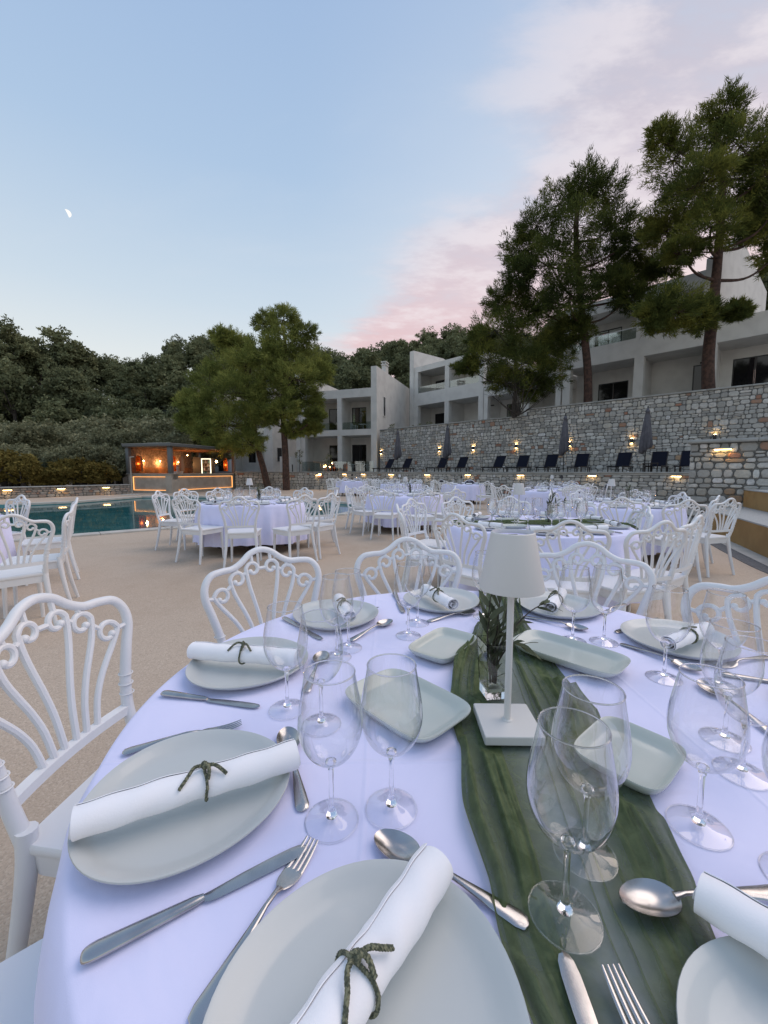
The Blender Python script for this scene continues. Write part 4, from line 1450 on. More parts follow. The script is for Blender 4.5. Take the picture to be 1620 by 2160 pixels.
# ------------------------------------------------------------------ green chiffon runner
def runner(name, Lp, Rp, n=230, k=190, zbase=TZ, seed=2, amp=1.0, press=()):
    L_ = catmull([(*p, 0) for p in Lp], 12); R_ = catmull([(*p, 0) for p in Rp], 12)
    def res(P, n):
        d = np.r_[0, np.cumsum(np.linalg.norm(np.diff(P, axis=0), axis=1))]
        t = np.linspace(0, d[-1], n)
        return np.c_[np.interp(t, d, P[:, 0]), np.interp(t, d, P[:, 1])]
    L_, R_ = res(L_, n), res(R_, n)
    rnd = random.Random(seed)
    ph = [rnd.uniform(0, 6.28) for _ in range(10)]
    G = np.zeros((n, k, 3)); D = np.zeros((n, k))
    # pleats: strips where the gauze doubles over itself, wandering along the runner
    pl = []
    for q in range(26):
        side = q % 5
        c0 = rnd.uniform(.0, .26) if side < 2 else (rnd.uniform(.60, 1.0) if side < 4 else rnd.uniform(.2, .65))
        pl.append((c0, rnd.uniform(.012, .055) * (1 if side < 4 else .5), rnd.uniform(.02, .07), rnd.uniform(0, 50), rnd.uniform(-.2, .6), rnd.uniform(.5, 1.3)))
    for i in range(n):
        t = i / (n - 1)
        for j in range(k):
            v = j / (k - 1)
            # gathered to the sides: folds crowd the edges
            s_ = v + .018 * math.sin(9 * t + ph[0] + 7 * v) * math.sin(math.pi * v)
            xy = L_[i] * (1 - s_) + R_[i] * s_
            edge = max(0, 1 - min(v, 1 - v) / .30)
            nz_ = noise.noise(Vector((v * 2.2 + seed, t * 5.0, 0))) + .5 * noise.noise(Vector((v * 5.0, t * 14.0, seed + 3.0)))
            v_ = v; v = v + .055 * nz_
            f1 = abs(math.sin(v * 19 + 2.4 * math.sin(3.1 * t + ph[1]) + ph[2]))
            f2 = abs(math.sin(v * 33 + 1.9 * math.sin(4.3 * t + ph[3]) + ph[4]))
            f3 = math.sin(v * 14 + 3.0 * math.sin(2.2 * t + ph[5]) + 5 * t)
            h = edge ** .7 * (.021 * (1 - f1) ** 1.6 + .011 * (1 - f2) ** 1.3) + .0016 * (1 + f3)
            h += .0016 * (1 + math.sin(37 * t + 11 * v + ph[6])) * (.4 + edge)
            h += .0045 * max(0, nz_) * (.5 + edge)
            h += .0010 * (1 + math.sin(81 * t - 23 * v + ph[7] + 3 * math.sin(9 * t)))
            w_ = (.006 * math.sin(17 * t + ph[8]) + .004 * math.sin(41 * t)) * (1 - min(1, v / .08)) - .004 * math.sin(19 * t + ph[9]) * (1 - min(1, (1 - v) / .08))
            pr_ = 1.0
            for (qx, qy, qr) in press:
                dd = math.hypot(xy[0] - qx, xy[1] - qy)
                pr_ = min(pr_, min(1, max(.10, (dd - qr) / .03)))
            h *= pr_
            G[i, j] = (xy[0] + w_, xy[1], zbase + .0022 + h * amp)
            lay = 0.0
            for (c0, hw, wa, sd_, t0, t1) in pl:
                if t < t0 or t > t1: continue
                cc = c0 + wa * noise.noise(Vector((t * 3.2 + sd_, sd_, 0))) + .012 * noise.noise(Vector((t * 13 + sd_, 1, sd_)))
                hh = hw * (.75 + .6 * noise.noise(Vector((t * 6 + sd_, 5, 0)))) * min(1, (t - t0) * 8, (t1 - t) * 8)
                e_ = (hh - abs(v_ - cc)) / .004
                if e_ > 0:
                    lay += min(1, e_)
                    h_add = .0016 + .0035 * max(0, 1 - abs(v_ - cc) / hh) if hh > 1e-4 else 0
                    G[i, j, 2] += min(1, e_) * h_add * pr_
            thin = math.exp(-((v_ - .42 - .08 * math.sin(2.6 * t)) / .16) ** 2)
            D[i, j] = 1 - (.33 + .33 * thin) * .46 ** lay
            if v_ < .012 or v_ > .988: D[i, j] = .85
    b = MB(); b.grid(G)
    o = b.build(name, M['chiffon'], None, angle=180)
    a = o.data.attributes.new('dens', 'FLOAT', 'POINT'); a.data.foreach_set('value', D.ravel().astype(np.float32))
    return o


o = runner('table_runner', [(.405, 1.715), (.40, 1.66), (.322, 1.346), (.205, 1.06), (.146, .87), (.128, .70), (.126, .574), (.128, .447), (.128, .388), (.14, .30), (.16, .12)],
           [(.56, 1.695), (.547, 1.64), (.475, 1.32), (.447, 1.063), (.445, .876), (.430, .677), (.397, .54), (.382, .464), (.365, .415), (.345, .30), (.34, .11)],
           press=[(.492, 1.052, .13), (.424, .664, .10), (.386, .24, .15), (.239, .75, .07), (.244, .872, .035), (.046, .822, .13), (.203, .413, .035), (.262, .488, .035), (.345, 1.36, .035), (.30, .43, .03), (.17, .40, .03), (.19, .33, .02), (.225, .33, .02)])
tag(o, 'sheer dark green chiffon runner gathered across the foreground table', 'table runner')


# ------------------------------------------------------------------ vase with olive branches
def leaf_geo(L, w_, bend=.15):
    ys = [0, .22, .5, .78, 1]; hw = [.06, .8, 1, .62, .03]
    V = []
    for y, h in zip(ys, hw):
        z = -bend * L * y * y
        V += [(-w_ / 2 * h, y * L, z + w_ * .08), (0, y * L, z), (w_ / 2 * h, y * L, z + w_ * .08)]
    F = []
    for i in range(4):
        a = 3 * i
        F += [(a, a + 1, a + 4, a + 3), (a + 1, a + 2, a + 5, a + 4)]
    return np.array(V), F


def olive_branch(parent, path, nleaf, L=.05, seed=0, name='olive_branch'):
    rnd = random.Random(seed)
    P = catmull(path, 6)
    b = MB(); b.tube(P, [.0022, .0018, .0010], 6)
    o = b.build('twig', M['bark_grey'], parent)
    lv = MB()
    for k in range(nleaf):
        t = rnd.uniform(.08, 1) if k else 1
        i = min(len(P) - 2, int(t * (len(P) - 1)))
        p = P[i]; d = P[i + 1] - P[i]; d = d / np.linalg.norm(d)
        V, F = leaf_geo(L * rnd.uniform(.75, 1.2), .0115 * rnd.uniform(.8, 1.25), rnd.uniform(-.05, .3))
        out = np.array([rnd.gauss(0, 1), rnd.gauss(0, 1), rnd.gauss(0, .7)]); out -= d * out.dot(d); out /= np.linalg.norm(out)
        ax = (d * .95 + out * .60); ax /= np.linalg.norm(ax)
        sd = np.cross(ax, [rnd.gauss(0, .4), rnd.gauss(0, .4), 1]); sd /= np.linalg.norm(sd)
        up = np.cross(sd, ax)
        W = V[:, :1] * sd + V[:, 1:2] * ax + V[:, 2:3] * up + p
        lv.add(W, F)
    return lv


vx, vy = .244, .872
vr = tag(empty('glass_vase', (vx, vy, TZ + .009), R(8)), 'square clear glass vase behind the lamp pole holding olive branches', 'vase')


def sq(h, z): return [(h, -h, z), (h, h, z), (-h, h, z), (-h, -h, z)]


g1 = MB()
g1.rings([sq(.0225, 0), sq(.0225, .020), sq(.0235, .022), sq(.029, .125), sq(.0268, .125), sq(.0205, .024)])
g1.build('glass_body', M['glass'], vr, smooth=False)
ob = tag(empty('olive_branches', (vx, vy, TZ + .036), 0), 'bunch of dark olive branches standing in the glass vase', 'branches')
LV = MB()


def addb(path, n, L, seed):
    lv = olive_branch(ob, path, n, L, seed)
    for v in lv.v: pass
    b0 = LV.n
    for v in lv.v: LV.v.append(v)
    LV.n += lv.n
    for f in lv.f: LV.f.append(tuple(i + b0 for i in f)); LV.m.append(0)


addb([(0, 0, .0), (.004, .002, .07), (.010, .01, .14), (.018, .02, .21)], 15, .052, 1)
addb([(-.006, 0, .0), (-.012, .004, .06), (-.012, .012, .13), (-.004, .02, .20)], 13, .050, 2)
addb([(.004, -.004, .0), (.012, .0, .08), (.045, .012, .12), (.085, .03, .150), (.125, .045, .168)], 11, .048, 3)
addb([(0, .006, 0), (.003, .008, .06), (.028, .03, .12), (.045, .05, .17)], 10, .048, 4)
addb([(.002, -.002, 0), (-.008, -.006, .06), (-.016, -.004, .11), (-.012, .0, .15)], 10, .044, 5)
addb([(.004, .002, 0), (.008, -.006, .05), (.03, -.018, .095), (.055, -.03, .10)], 10, .046, 6)
addb([(0, 0, 0), (.002, .004, .04), (.0, .0, .09), (.012, .0, .12)], 14, .042, 7)
lo_ = LV.build('leaves', M['leaf_olive'], ob, angle=60)


# ------------------------------------------------------------------ settings on the other tables
small_roll = roll_mesh(.22, .023, 77, nl=8)
small_tie = tie_mesh(.023, False)
RECTD = dish(rect_outline(.12, .08), RC_PROF, 'serving_dish', M['celadon'], 28)
P_SMALL = dish(lambda a: .14 * (1 + .04 * math.cos(2 * a)), PL_PROF[1:14], 'dinner_plate', M['celadon_matte'], 28)


def dress(k, nset, ph, nglass=2, lamp='w', lamp_px=None, greens=True, lod=0):
    cx_, cy_ = TPOS[k]
    for i in range(nset):
        a = ph + 2 * math.pi * i / nset
        c, s_ = math.cos(a), math.sin(a)
        x, y = cx_ + .655 * c, cy_ + .655 * s_
        put_plate(x, y, tp, a + random.uniform(-.3, .3), 'celadon plate with napkin roll on ' + TNAME[k], 'plates on ' + TNAME[k], P_SMALL)
        rz = a + math.pi / 2 + random.uniform(-.5, .5)
        o = link('napkin_roll', small_roll, None, (x, y, zr - .002), (0, 0, rz)); tag(o, 'white napkin roll with dark tie on ' + TNAME[k], 'napkin', 'napkins on ' + TNAME[k])
        if lod < 2: link('sprig_tie', small_tie, o)
        for q in range(nglass):
            b_ = a + (.22, .42)[q % 2] + random.uniform(-.03, .03); rr = (.44, .40)[q % 2] + random.uniform(-.02, .02)
            gp = (cx_ + rr * math.cos(b_), cy_ + rr * math.sin(b_), TZ + .0005)
            o = WG.get(gp, 0) if lod < 2 else link('wine_glass', FG, None, gp)
            tag(o, 'clear wine glass among the place settings on ' + TNAME[k], 'wine glass', 'wine glasses on ' + TNAME[k])
        if lod == 0:
            kx, ky = x - .17 * s_, y + .17 * c
            o = KN.get((kx + .12 * c, ky + .12 * s_, TZ + .001), a + math.pi / 2)
            tag(o, 'knife beside a plate on ' + TNAME[k], 'knife', 'knives on ' + TNAME[k])
    if greens:
        x, y = cx_ + .12, cy_ - .02
        v = link('glass_vase', bpy.data.meshes['vase_small'] if 'vase_small' in bpy.data.meshes else MB().rings([sq(.024, 0), sq(.03, .12)]).mesh('vase_small', M['pane'], smooth=False), None, (x, y, TZ + .001))
        tag(v, 'small glass vase of olive sprigs on ' + TNAME[k], 'vase', 'vases on the other tables')
        e = empty('olive_branches', (x, y, TZ + .02)); tag(e, 'olive sprigs in the vase on ' + TNAME[k], 'branches', 'olive sprigs on the other tables')
        for c_ in ob.children:
            d_ = c_.copy(); COL.objects.link(d_); d_.parent = e
        e.rotation_euler.z = random.uniform(0, 6)
        e.scale = (1.15, 1.15, 1.3)


dress('B', 10, R(-60)); dress('D', 10, R(-78)); dress('E', 9, R(-105), 3); dress('F', 9, R(-80)); dress('G', 8, R(-70), lod=1)
dress('H', 7, R(-80), 1, lod=2, greens=False); dress('J', 8, R(-80), lod=2, greens=False); dress('K', 8, R(-80), lod=2, greens=False); dress('I', 6, R(-80), 1, lod=2, greens=False)
dress('C', 8, R(-40))
for k, dx, dy, rz, P_, col, sc_ in (('B', -.04, 0, .3, LW, 'white', 1.0), ('D', .02, .1, .2, LW, 'white', 1.0), ('E', -.15, .05, .5, LW, 'white', 1.0), ('F', -.12, .0, .1, LW, 'white', 1.0),
                                     ('H', -.07, -.02, 0, LB, 'black', .85), ('K', -.33, 0, 0, LW, 'white', 1.0), ('K', .03, .1, 0, LB, 'black', 1.0), ('I', .02, 0, 0, LB, 'black', 1.0), ('J', -.05, .1, 0, LW, 'white', 1.0)):
    o = P_.get((TPOS[k][0] + dx, TPOS[k][1] + dy, TZ + .001), rz)
    o.scale = (sc_, sc_, sc_ * 1.05)
    tag(o, '%s table lamp with conical shade standing on %s' % (col, TNAME[k]), 'lamp', 'table lamps')
# runner and dishes on the green-runner table
cx_, cy_ = TPOS['E']
o = runner('table_runner', [(cx_ - .80, cy_ + .16), (cx_ - .3, cy_ + .11), (cx_ + .3, cy_ + .13), (cx_ + .84, cy_ + .10)][::1], [(cx_ - .80, cy_ - .14), (cx_ - .3, cy_ - .09), (cx_ + .3, cy_ - .15), (cx_ + .84, cy_ - .13)], n=90, k=60, seed=8)
tag(o, 'dark green chiffon runner on the table behind the large lamp', 'table runner')
rr = MB()
G = [[(cx_ + .845 + .10 * min(1, t * 2.5) + .02 * math.sin(9 * v), cy_ - .13 + .23 * v, TZ + .012 - .34 * t * t - .02 * t) for v in np.linspace(0, 1, 8)] for t in np.linspace(0, 1, 10)]
rr.grid(G); q = rr.build('hanging_end', M['chiffon'], o); a = q.data.attributes.new('dens', 'FLOAT', 'POINT'); a.data.foreach_set('value', [.95] * len(q.data.vertices))
for dx, dy, a_ in ((-.30, -.27, 5), (.25, .2, -10), (-.2, .25, 4), (.42, -.22, 12)):
    put_plate(cx_ + dx, cy_ + dy, TZ + .002, R(a_), 'rectangular celadon dish on the green-runner table', 'dishes on the green-runner table', RECTD, 'serving_dish', 'dish')


# ------------------------------------------------------------------ loungers and parasols on the terrace
def make_lounger():
    r = empty('sun_lounger')       # long axis x, head at +x
    fr = M['loungeframe']
    for sy in (-1, 1):
        MB().box(-.98, .92, sy * .31 - .02, sy * .31 + .02, .27, .33, ch=.005).build('side_rail', fr, r)
        for x_ in (-.85, .45, .80):
            MB().box(x_ - .025, x_ + .025, sy * .30 - .022, sy * .30 + .022, 0, .269, ch=.004).build('leg', fr, r)
    MB().box(-.94, .28, -.285, .285, .315, .325).build('seat_sling', M['sling'], r, smooth=False)
    a = R(56); c, s_ = math.cos(a), math.sin(a)
    q = []
    b = MB(); b.add([(.28, -.27, .32), (.28, .27, .32), (.28 + .78 * c, .27, .32 + .78 * s_), (.28 + .78 * c, -.27, .32 + .78 * s_), (.29, -.27, .305), (.29, .27, .305), (.30 + .78 * c, .27, .305 + .78 * s_), (.30 + .78 * c, -.27, .305 + .78 * s_)],
                    [(0, 3, 2, 1), (4, 5, 6, 7), (0, 1, 5, 4), (2, 3, 7, 6), (1, 2, 6, 5), (0, 4, 7, 3)])
    b.build('back_sling', M['sling'], r, smooth=False)
    for sy in (-1, 1):
        MB().tube([(.27, sy * .29, .31), (.28 + .80 * c, sy * .29, .31 + .80 * s_)], .02, 6).build('back_rail', fr, r)
        MB().tube([(.28 + .42 * c, sy * .25, .31 + .42 * s_), (.80, sy * .25, .30)], .012, 6).build('back_strut', fr, r)
    MB().tube([(.28 + .80 * c, -.3, .31 + .80 * s_), (.28 + .80 * c, .3, .31 + .80 * s_)], .018, 6).build('top_bar', fr, r)
    return Proto(r)


LG = make_lounger()
ea = Vector((1, -.92)).normalized(); ep = Vector((-ea.y, ea.x))   # perpendicular, away from the pool
rzl = math.atan2(ep.y, ep.x)
LLAB = ['first from the far left end', 'second from the far left end', 'left of the second closed parasol', 'right of the second closed parasol',
        'left one of the third pair', 'right one of the third pair', 'left of the third closed parasol', 'right of the third closed parasol',
        'left of the nearest closed parasol', 'right of the nearest closed parasol', 'half hidden behind the stone pier']
for l, x in zip(LLAB, [812, 850, 924, 966, 1043, 1094, 1154, 1219, 1306, 1382, 1445]):
    u = (x - 810) / FPX; Y_ = 29.3 / (1 + .92 * u)
    o = LG.get((u * Y_, Y_, 1.2), rzl)
    o.rotation_euler.z += R(random.uniform(-4, 4))
    tag(o, 'dark navy sling sun lounger, ' + l, 'sun lounger', 'sun loungers on the terrace')


def make_parasol():
    r = empty('closed_parasol')
    MB().lathe([(.001, 0), (.26, 0), (.26, .05), (.20, .07), (.001, .07)], 24).build('base', M['coping'], r)
    MB().tube([(0, 0, .07), (0, 0, 2.95)], .024, 8).build('pole', M['black'], r)
    rings = []
    for z, rr, fl in ((.98, .10, .5), (1.02, .20, .5), (1.15, .225, .45), (1.5, .20, .4), (2.0, .155, .3), (2.5, .105, .2), (2.68, .075, .1), (2.69, .10, .1), (2.74, .085, .05), (2.84, .035, 0)):
        rings.append([(rr * (1 + fl * math.cos(8 * a) * .5) * math.cos(a), rr * (1 + fl * math.cos(8 * a) * .5) * math.sin(a), z + (.12 * math.cos(a * 1 + .6) if z < 1.2 else 0)) for a in np.linspace(0, 2 * math.pi, 32, endpoint=False)])
    MB().rings(rings).build('canopy', M['canvas'], r, angle=80)
    MB().lathe([(.001, 2.84), (.03, 2.84), (.03, 2.90), (.001, 2.97)], 10).build('finial', M['black'], r)
    return Proto(r)


PS = make_parasol()
for l, x in (('farthest left of the four', 839), ('between the first two wall lights', 942), ('above the fourth pair of loungers', 1186), ('nearest and tallest-looking of the four', 1356)):
    u = (x - 810) / FPX; Y_ = 29.0 / (1 + .92 * u)
    tag(PS.get((u * Y_, Y_, 1.2), 0), 'closed charcoal parasol, ' + l, 'parasol', 'closed parasols between the loungers')
u = (1368 - 810) / FPX; Y_ = 28.9 / (1 + .92 * u)
st = tag(empty('side_table', (u * Y_, Y_, 1.2)), 'small dark side table between the two nearest loungers', 'side table')
MB().box(-.22, .22, -.22, .22, .42, .45, ch=.004).build('tabletop', M['loungeframe'], st)
for sx in (-1, 1):
    for sy in (-1, 1): MB().box(sx * .19 - .015, sx * .19 + .015, sy * .19 - .015, sy * .19 + .015, 0, .419).build('leg', M['loungeframe'], st)
del st


# ------------------------------------------------------------------ buildings
def opening_wall(root, x0, x1, y, z0, z1, ops, m, name='back_wall', th=.12):
    """wall panel with door/window openings as real holes: strips between them"""
    b = MB()
    xs = sorted(ops, key=lambda o: o[0])
    cur = x0
    for (a, c, za, zb) in xs:
        b.box(cur, a, y, y + th, z0, z1)
        if za > z0: b.box(a, c, y, y + th, z0, za)
        b.box(a, c, y, y + th, zb, z1)
        cur = c
    b.box(cur, x1, y, y + th, z0, z1)
    b.build(name, m, root, smooth=False)


def door(root, a, c, y, za, zb, leaves=2, lit=None, name='window'):
    f = MB(); t = .06
    f.box(a, a + t, y + .02, y + .08, za, zb).box(c - t, c, y + .02, y + .08, za, zb).box(a + t, c - t, y + .02, y + .08, zb - t, zb).box(a + t, c - t, y + .02, y + .08, za, za + t)
    for i in range(1, leaves):
        xm = a + (c - a) * i / leaves; f.box(xm - t / 2, xm + t / 2, y + .02, y + .08, za + t, zb - t)
    fo = f.build(name, M['frame_dark'], root, smooth=False)
    for i in range(leaves):
        p0 = a + (c - a) * i / leaves + t * .6; p1 = a + (c - a) * (i + 1) / leaves - t * .6
        MB().box(p0, p1, y + .045, y + .055, za + t, zb - t).build('pane', M['pane'] if lit else M['winglass'], fo, smooth=False)
    if lit:
        MB().box(a - .3, c + .3, y + 2.0, y + 2.05, za, zb).build('room_wall', M['interior'], fo, smooth=False)
        MB().box(a + .1, a + .1 + (c - a) * .35, y + .5, y + .55, za, zb).build('curtain', M['curtain'], fo, smooth=False)


def bays(root, cols, z_levels, depth=2.4, parapet=.8, roof_back=7.5, glassrail=True, colw=.35, doors=(), rail=True, m=None, solid=.85):
    """cols: x of bay borders. z_levels: [(floor, ceiling, bandtop)]"""
    m = m or M['stucco']
    x0, x1 = cols[0], cols[-1]
    for li, (zf, zc_, zt) in enumerate(z_levels):
        MB().box(x0, x1, 0, depth + roof_back if li == len(z_levels) - 1 else depth, zc_, zt - .003 if li < len(z_levels) - 1 else zt).build('parapet' if li == len(z_levels) - 1 else 'balcony_slab', m, root, smooth=False) if li == len(z_levels) - 1 else \
            MB().box(x0, x1, 0, .25, zc_, zt).box(x0, x1, .25, depth, zc_, zc_ + .3).build('balcony_slab', m, root, smooth=False)
        for i, cx0 in enumerate(cols):
            a = cx0 - colw / 2 if 0 < i < len(cols) - 1 else (cx0 if i == 0 else cx0 - colw)
            MB().box(a + .003, a + colw - .003, .003, .45, zf, zc_ - .002).build('column', m, root, smooth=False)
        for i in range(1, len(cols) - 1):
            MB().box(cols[i] - .1, cols[i] + .1, .46, depth - .002, zf, zc_ - .002).build('party_wall', m, root, smooth=False)
        ops = [d_ for d_ in doors if d_[4] == li]
        opening_wall(root, x0 + .003, x1 - .003, depth, zf, zc_ - .003, [(d_[0], d_[1], d_[2], d_[3]) for d_ in ops], m)
        for d_ in ops:
            door(root, d_[0], d_[1], depth, d_[2], d_[3], d_[5] if len(d_) > 5 else 2, d_[6] if len(d_) > 6 else None)
        if rail and li > 0:
            zb = z_levels[li - 1][2]
            for i in range(len(cols) - 1):
                MB().box(cols[i] + colw * .6, cols[i + 1] - colw * .6, .10, .115, zb + .01, zb + .62).build('balcony_glass', M['pane'], root, smooth=False)
        # small wall lamp stubs
        for i in range(len(cols) - 1):
            MB().box(cols[i + 1] - .9, cols[i + 1] - .6, depth - .08, depth - .004, zc_ - .55, zc_ - .45).build('wall_lamp', M['frame_dark'], root, smooth=False)


def wing(root, x0, x1, prof, zb, m=None, name='gable_wall'):
    """prof: [(y, z)] top outline going back"""
    b = MB(); k = len(prof)
    V = [(x0, y, z) for y, z in prof] + [(x0, prof[-1][0], zb), (x0, prof[0][0], zb)]
    n = len(V)
    V = V + [(x1, y, z) for _, y, z in V]
    F = [tuple(range(n)), tuple(reversed(range(n, 2 * n)))] + [(i, n + i, n + (i + 1) % n, (i + 1) % n) for i in range(n)]
    b.add(V, F); return b.build(name, m or M['stucco'], root, smooth=False)


# middle house (beside the tall wall)
A2 = R(-19.3)
h2 = empty('pale_house', (0, 34.3, 0), A2)
tag(h2, 'pale two-storey house with glass balconies at the end of the tall stone wall', 'house')
bays(h2, [-7.85, -4.05, -.75], [(1.25, 4.35, 4.85), (4.67, 7.5, 8.2)], depth=2.2, doors=[(-6.15, -5.3, 1.3, 3.7, 0, 1), (-3.85, -2.45, 1.3, 3.7, 0, 2), (-6.15, -5.3, 4.7, 7.0, 1, 1), (-3.85, -2.45, 4.7, 7.0, 1, 2, 'lit')], colw=.42)
wing(h2, -1.12, -.62, [(-.06, 9.9), (9.8, 9.9)], 1.2)
wing(h2, -8.3, -7.86, [(-.06, 9.9), (9.8, 9.9)], 1.2)
MB().box(-7.85, -1.13, 2.3, 9.7, 8.21, 8.4).build('roof', M['stucco_dark'], h2, smooth=False)
wn = MB().box(-.616, -.58, 1.55, 1.62, 6.1, 7.7).box(-.616, -.58, 2.05, 2.12, 6.1, 7.7).box(-.616, -.55, 1.5, 2.17, 6.02, 6.1).build('window', M['stucco'], h2, smooth=False)
MB().box(-.618, -.60, 1.621, 2.049, 6.101, 7.7).build('pane', M['winglass'], wn, smooth=False)
ch = MB().box(-.98, -.62, 2.2, 2.9, 9.9, 10.5).box(-1.04, -.56, 2.14, 2.96, 10.5, 10.58).build('chimney', M['stucco'], h2, smooth=False)
for i, (xx, yy) in enumerate(((-.96, 2.2), (-.70, 2.2), (-.96, 2.8), (-.70, 2.8))):
    MB().box(xx, xx + .08, yy, yy + .1, 10.581, 10.74).build('chimney_post', M['stucco'], ch, smooth=False)
MB().box(-1.04, -.56, 2.14, 2.96, 10.742, 10.82).build('chimney_cap', M['stucco'], ch, smooth=False)
for i in range(5):
    MB().box(-7.6 + i * 1.36, -7.6 + i * 1.36 + 1.34, -.3, -.285, 1.3, 2.15).build('terrace_glass', M['pane'], h2, smooth=False)
MB().box(-8.4, -.4, -.5, 2.2, 1.2, 1.26).build('plinth', M['stucco'], h2, smooth=False)
MB().box(-9.3, -8.2, -1.2, -.4, 1.2, 2.6).build('entry_wall', M['stucco'], h2, smooth=False)


def make_patio_chair():
    r = empty('patio_chair')
    for sx in (-1, 1):
        for sy in (-1, 1): MB().tube([(sx * .24, sy * .22, 0), (sx * .24, sy * .22, .62 if sy > 0 else .84)], .016, 6).build('leg', M['white'], r)
        MB().box(sx * .24 - .02, sx * .24 + .02, -.22, .24, .62, .645).build('armrest', M['white'], r)
    MB().box(-.22, .22, -.2, .22, .42, .445).build('seat', M['white'], r)
    MB().box(-.22, .22, -.235, -.215, .60, .84).build('backrest', M['white'], r)
    return Proto(r)


PC = make_patio_chair()
h2m = Matrix.Translation((0, 34.3, 0)) @ Matrix.Rotation(A2, 4, 'Z')
for i, (x, y, z, rz, l) in enumerate(((-4.9, .9, 1.26, 90, 'left balcony bay at ground level'), (-3.3, .9, 1.26, -90, 'ground floor of the right bay, left of the table'), (-1.8, .9, 1.26, 90, 'ground floor of the right bay, right of the table'),
                                    (-3.2, 1.2, 4.66, -90, 'upper balcony of the pale house, left side'), (-1.5, 1.2, 4.66, 90, 'upper balcony of the pale house, right side'))):
    o = PC.get(h2m @ Vector((x, y, z)), A2 + R(rz)); tag(o, 'white patio armchair on the ' + l, 'chair', 'patio chairs of the pale house')
for (x, y, z, l) in ((-2.5, .9, 1.26, 'ground-floor terrace'), (-2.35, 1.2, 4.66, 'upper balcony')):
    t_ = empty('patio_table', h2m @ Vector((x, y, z)), A2); tag(t_, 'small white table on the %s of the pale house' % l, 'table')
    MB().box(-.3, .3, -.3, .3, .70, .73).build('tabletop', M['white'], t_)
    MB().tube([(0, 0, 0), (0, 0, .70)], .03, 8).build('pedestal', M['white'], t_)

# left house (behind the pines)
h1 = empty('pale_house', (0, 36.0, 0), A2)
tag(h1, 'pale two-storey house mostly hidden behind the left pines and the bar', 'house')
bays(h1, [-20.2, -16.3, -11.9], [(1.25, 4.35, 4.85), (4.67, 7.5, 8.2)], depth=1.6, doors=[(-19.3, -18.2, 1.3, 3.7, 0, 1), (-15.4, -14.5, 2.2, 3.6, 0, 1), (-13.3, -12.4, 2.2, 3.6, 0, 1), (-14.9, -13.3, 4.7, 7.0, 1, 2)], colw=.42)
wing(h1, -11.88, -11.3, [(-.06, 9.9), (9.8, 9.9)], 1.2)
wing(h1, -20.7, -20.22, [(-.06, 9.9), (9.8, 9.9)], 1.2)
MB().box(-20.2, -11.9, 1.8, 9.7, 8.21, 8.4).build('roof', M['stucco_dark'], h1, smooth=False)
wn = MB().box(-11.296, -11.25, .5, .6, 2.3, 3.6).box(-11.296, -11.25, 1.4, 1.5, 2.3, 3.6).build('window', M['stucco'], h1, smooth=False)
MB().box(-11.298, -11.27, .601, 1.399, 2.3, 3.6).build('pane', M['winglass'], wn, smooth=False)

# upper houses on the line above the tall wall
A3 = math.atan2(-1.1, 1)
h3 = empty('white_house', (0, 45, 0), A3)
tag(h3, 'white two-storey house with deep square balconies left of the small pine', 'house')
bays(h3, [4.46, 8.6, 12.6], [(4.6, 7.77, 8.95), (8.1, 11.0, 11.5)], depth=2.6, doors=[(5.0, 6.25, 4.7, 7.2, 0, 1), (5.0, 6.25, 8.1, 10.5, 1, 1)], colw=.5)
wing(h3, 3.92, 4.455, [(-.08, 13.15), (4.5, 13.2), (10, 11.6)], 4.6)
h3b = empty('white_house', (0, 45, 0), A3)
tag(h3b, 'low white one-storey link building behind the small pine', 'house')
bays(h3b, [12.65, 16.6, 19.3], [(4.6, 7.6, 8.55)], depth=2.6, doors=[(13.3, 14.8, 4.7, 7.2, 0, 2, 'lit')], colw=.4, rail=False)
wing(h3b, 17.7, 18.0, [(.6, 10.2), (6, 10.2)], 8.56)
h4 = empty('white_house', (0, 45, 0), A3)
tag(h4, 'largest white two-storey house, behind the two tall pines at right', 'house')
bays(h4, [19.4, 24.3, 27.95, 33.5], [(4.8, 8.59, 9.8)], depth=2.4, doors=[(21.0, 23.0, 5.0, 7.7, 0, 2), (26.7, 27.7, 5.2, 8.0, 0, 1), (28.65, 30.7, 5.2, 8.0, 0, 2)], colw=.55)
bays(h4, [19.4, 24.3, 27.9], [(9.803, 11.95, 12.8)], depth=2.4, roof_back=5.0, doors=[(20.6, 22.4, 9.81, 11.5, 0, 2, 'lit')], colw=.5)
for a_, b_ in ((19.9, 24.0), (24.6, 27.4)):
    MB().box(a_, b_, .10, .115, 9.81, 10.5).build('balcony_glass', M['pane'], h4, smooth=False)
    MB().box(a_, b_, .09, .125, 10.501, 10.54).build('handrail', M['white'], h4, smooth=False)
gp0 = at(1498, 690, 24.0); gp1 = at(1612, 680, 29.5)
d = (gp1 - gp0).to_2d(); gl_ = d.length
h4g = empty('gable_building', (gp0.x, gp0.y, 0), math.atan2(d.y, d.x))
tag(h4g, 'pale gable wall rising to a point behind the rightmost pine trunk', 'house')
b = MB()
b_pts = [(0, 9.82), (0, 13.2), (gl_ * .40, 15.4), (gl_, 13.6), (gl_, 9.82)]
b.add([(x, 0, z) for x, z in b_pts] + [(x, .4, z) for x, z in b_pts], [(0, 4, 3, 2, 1), (5, 6, 7, 8, 9)] + [(i, (i + 1) % 5, 5 + (i + 1) % 5, 5 + i) for i in range(5)])
b.build('gable_wall', M['stucco'], h4g, smooth=False)
MB().box(gl_ * .3, gl_, .41, 4.0, 9.0, 12.6).build('rear_wall', M['stucco_dark'], h4g, smooth=False)
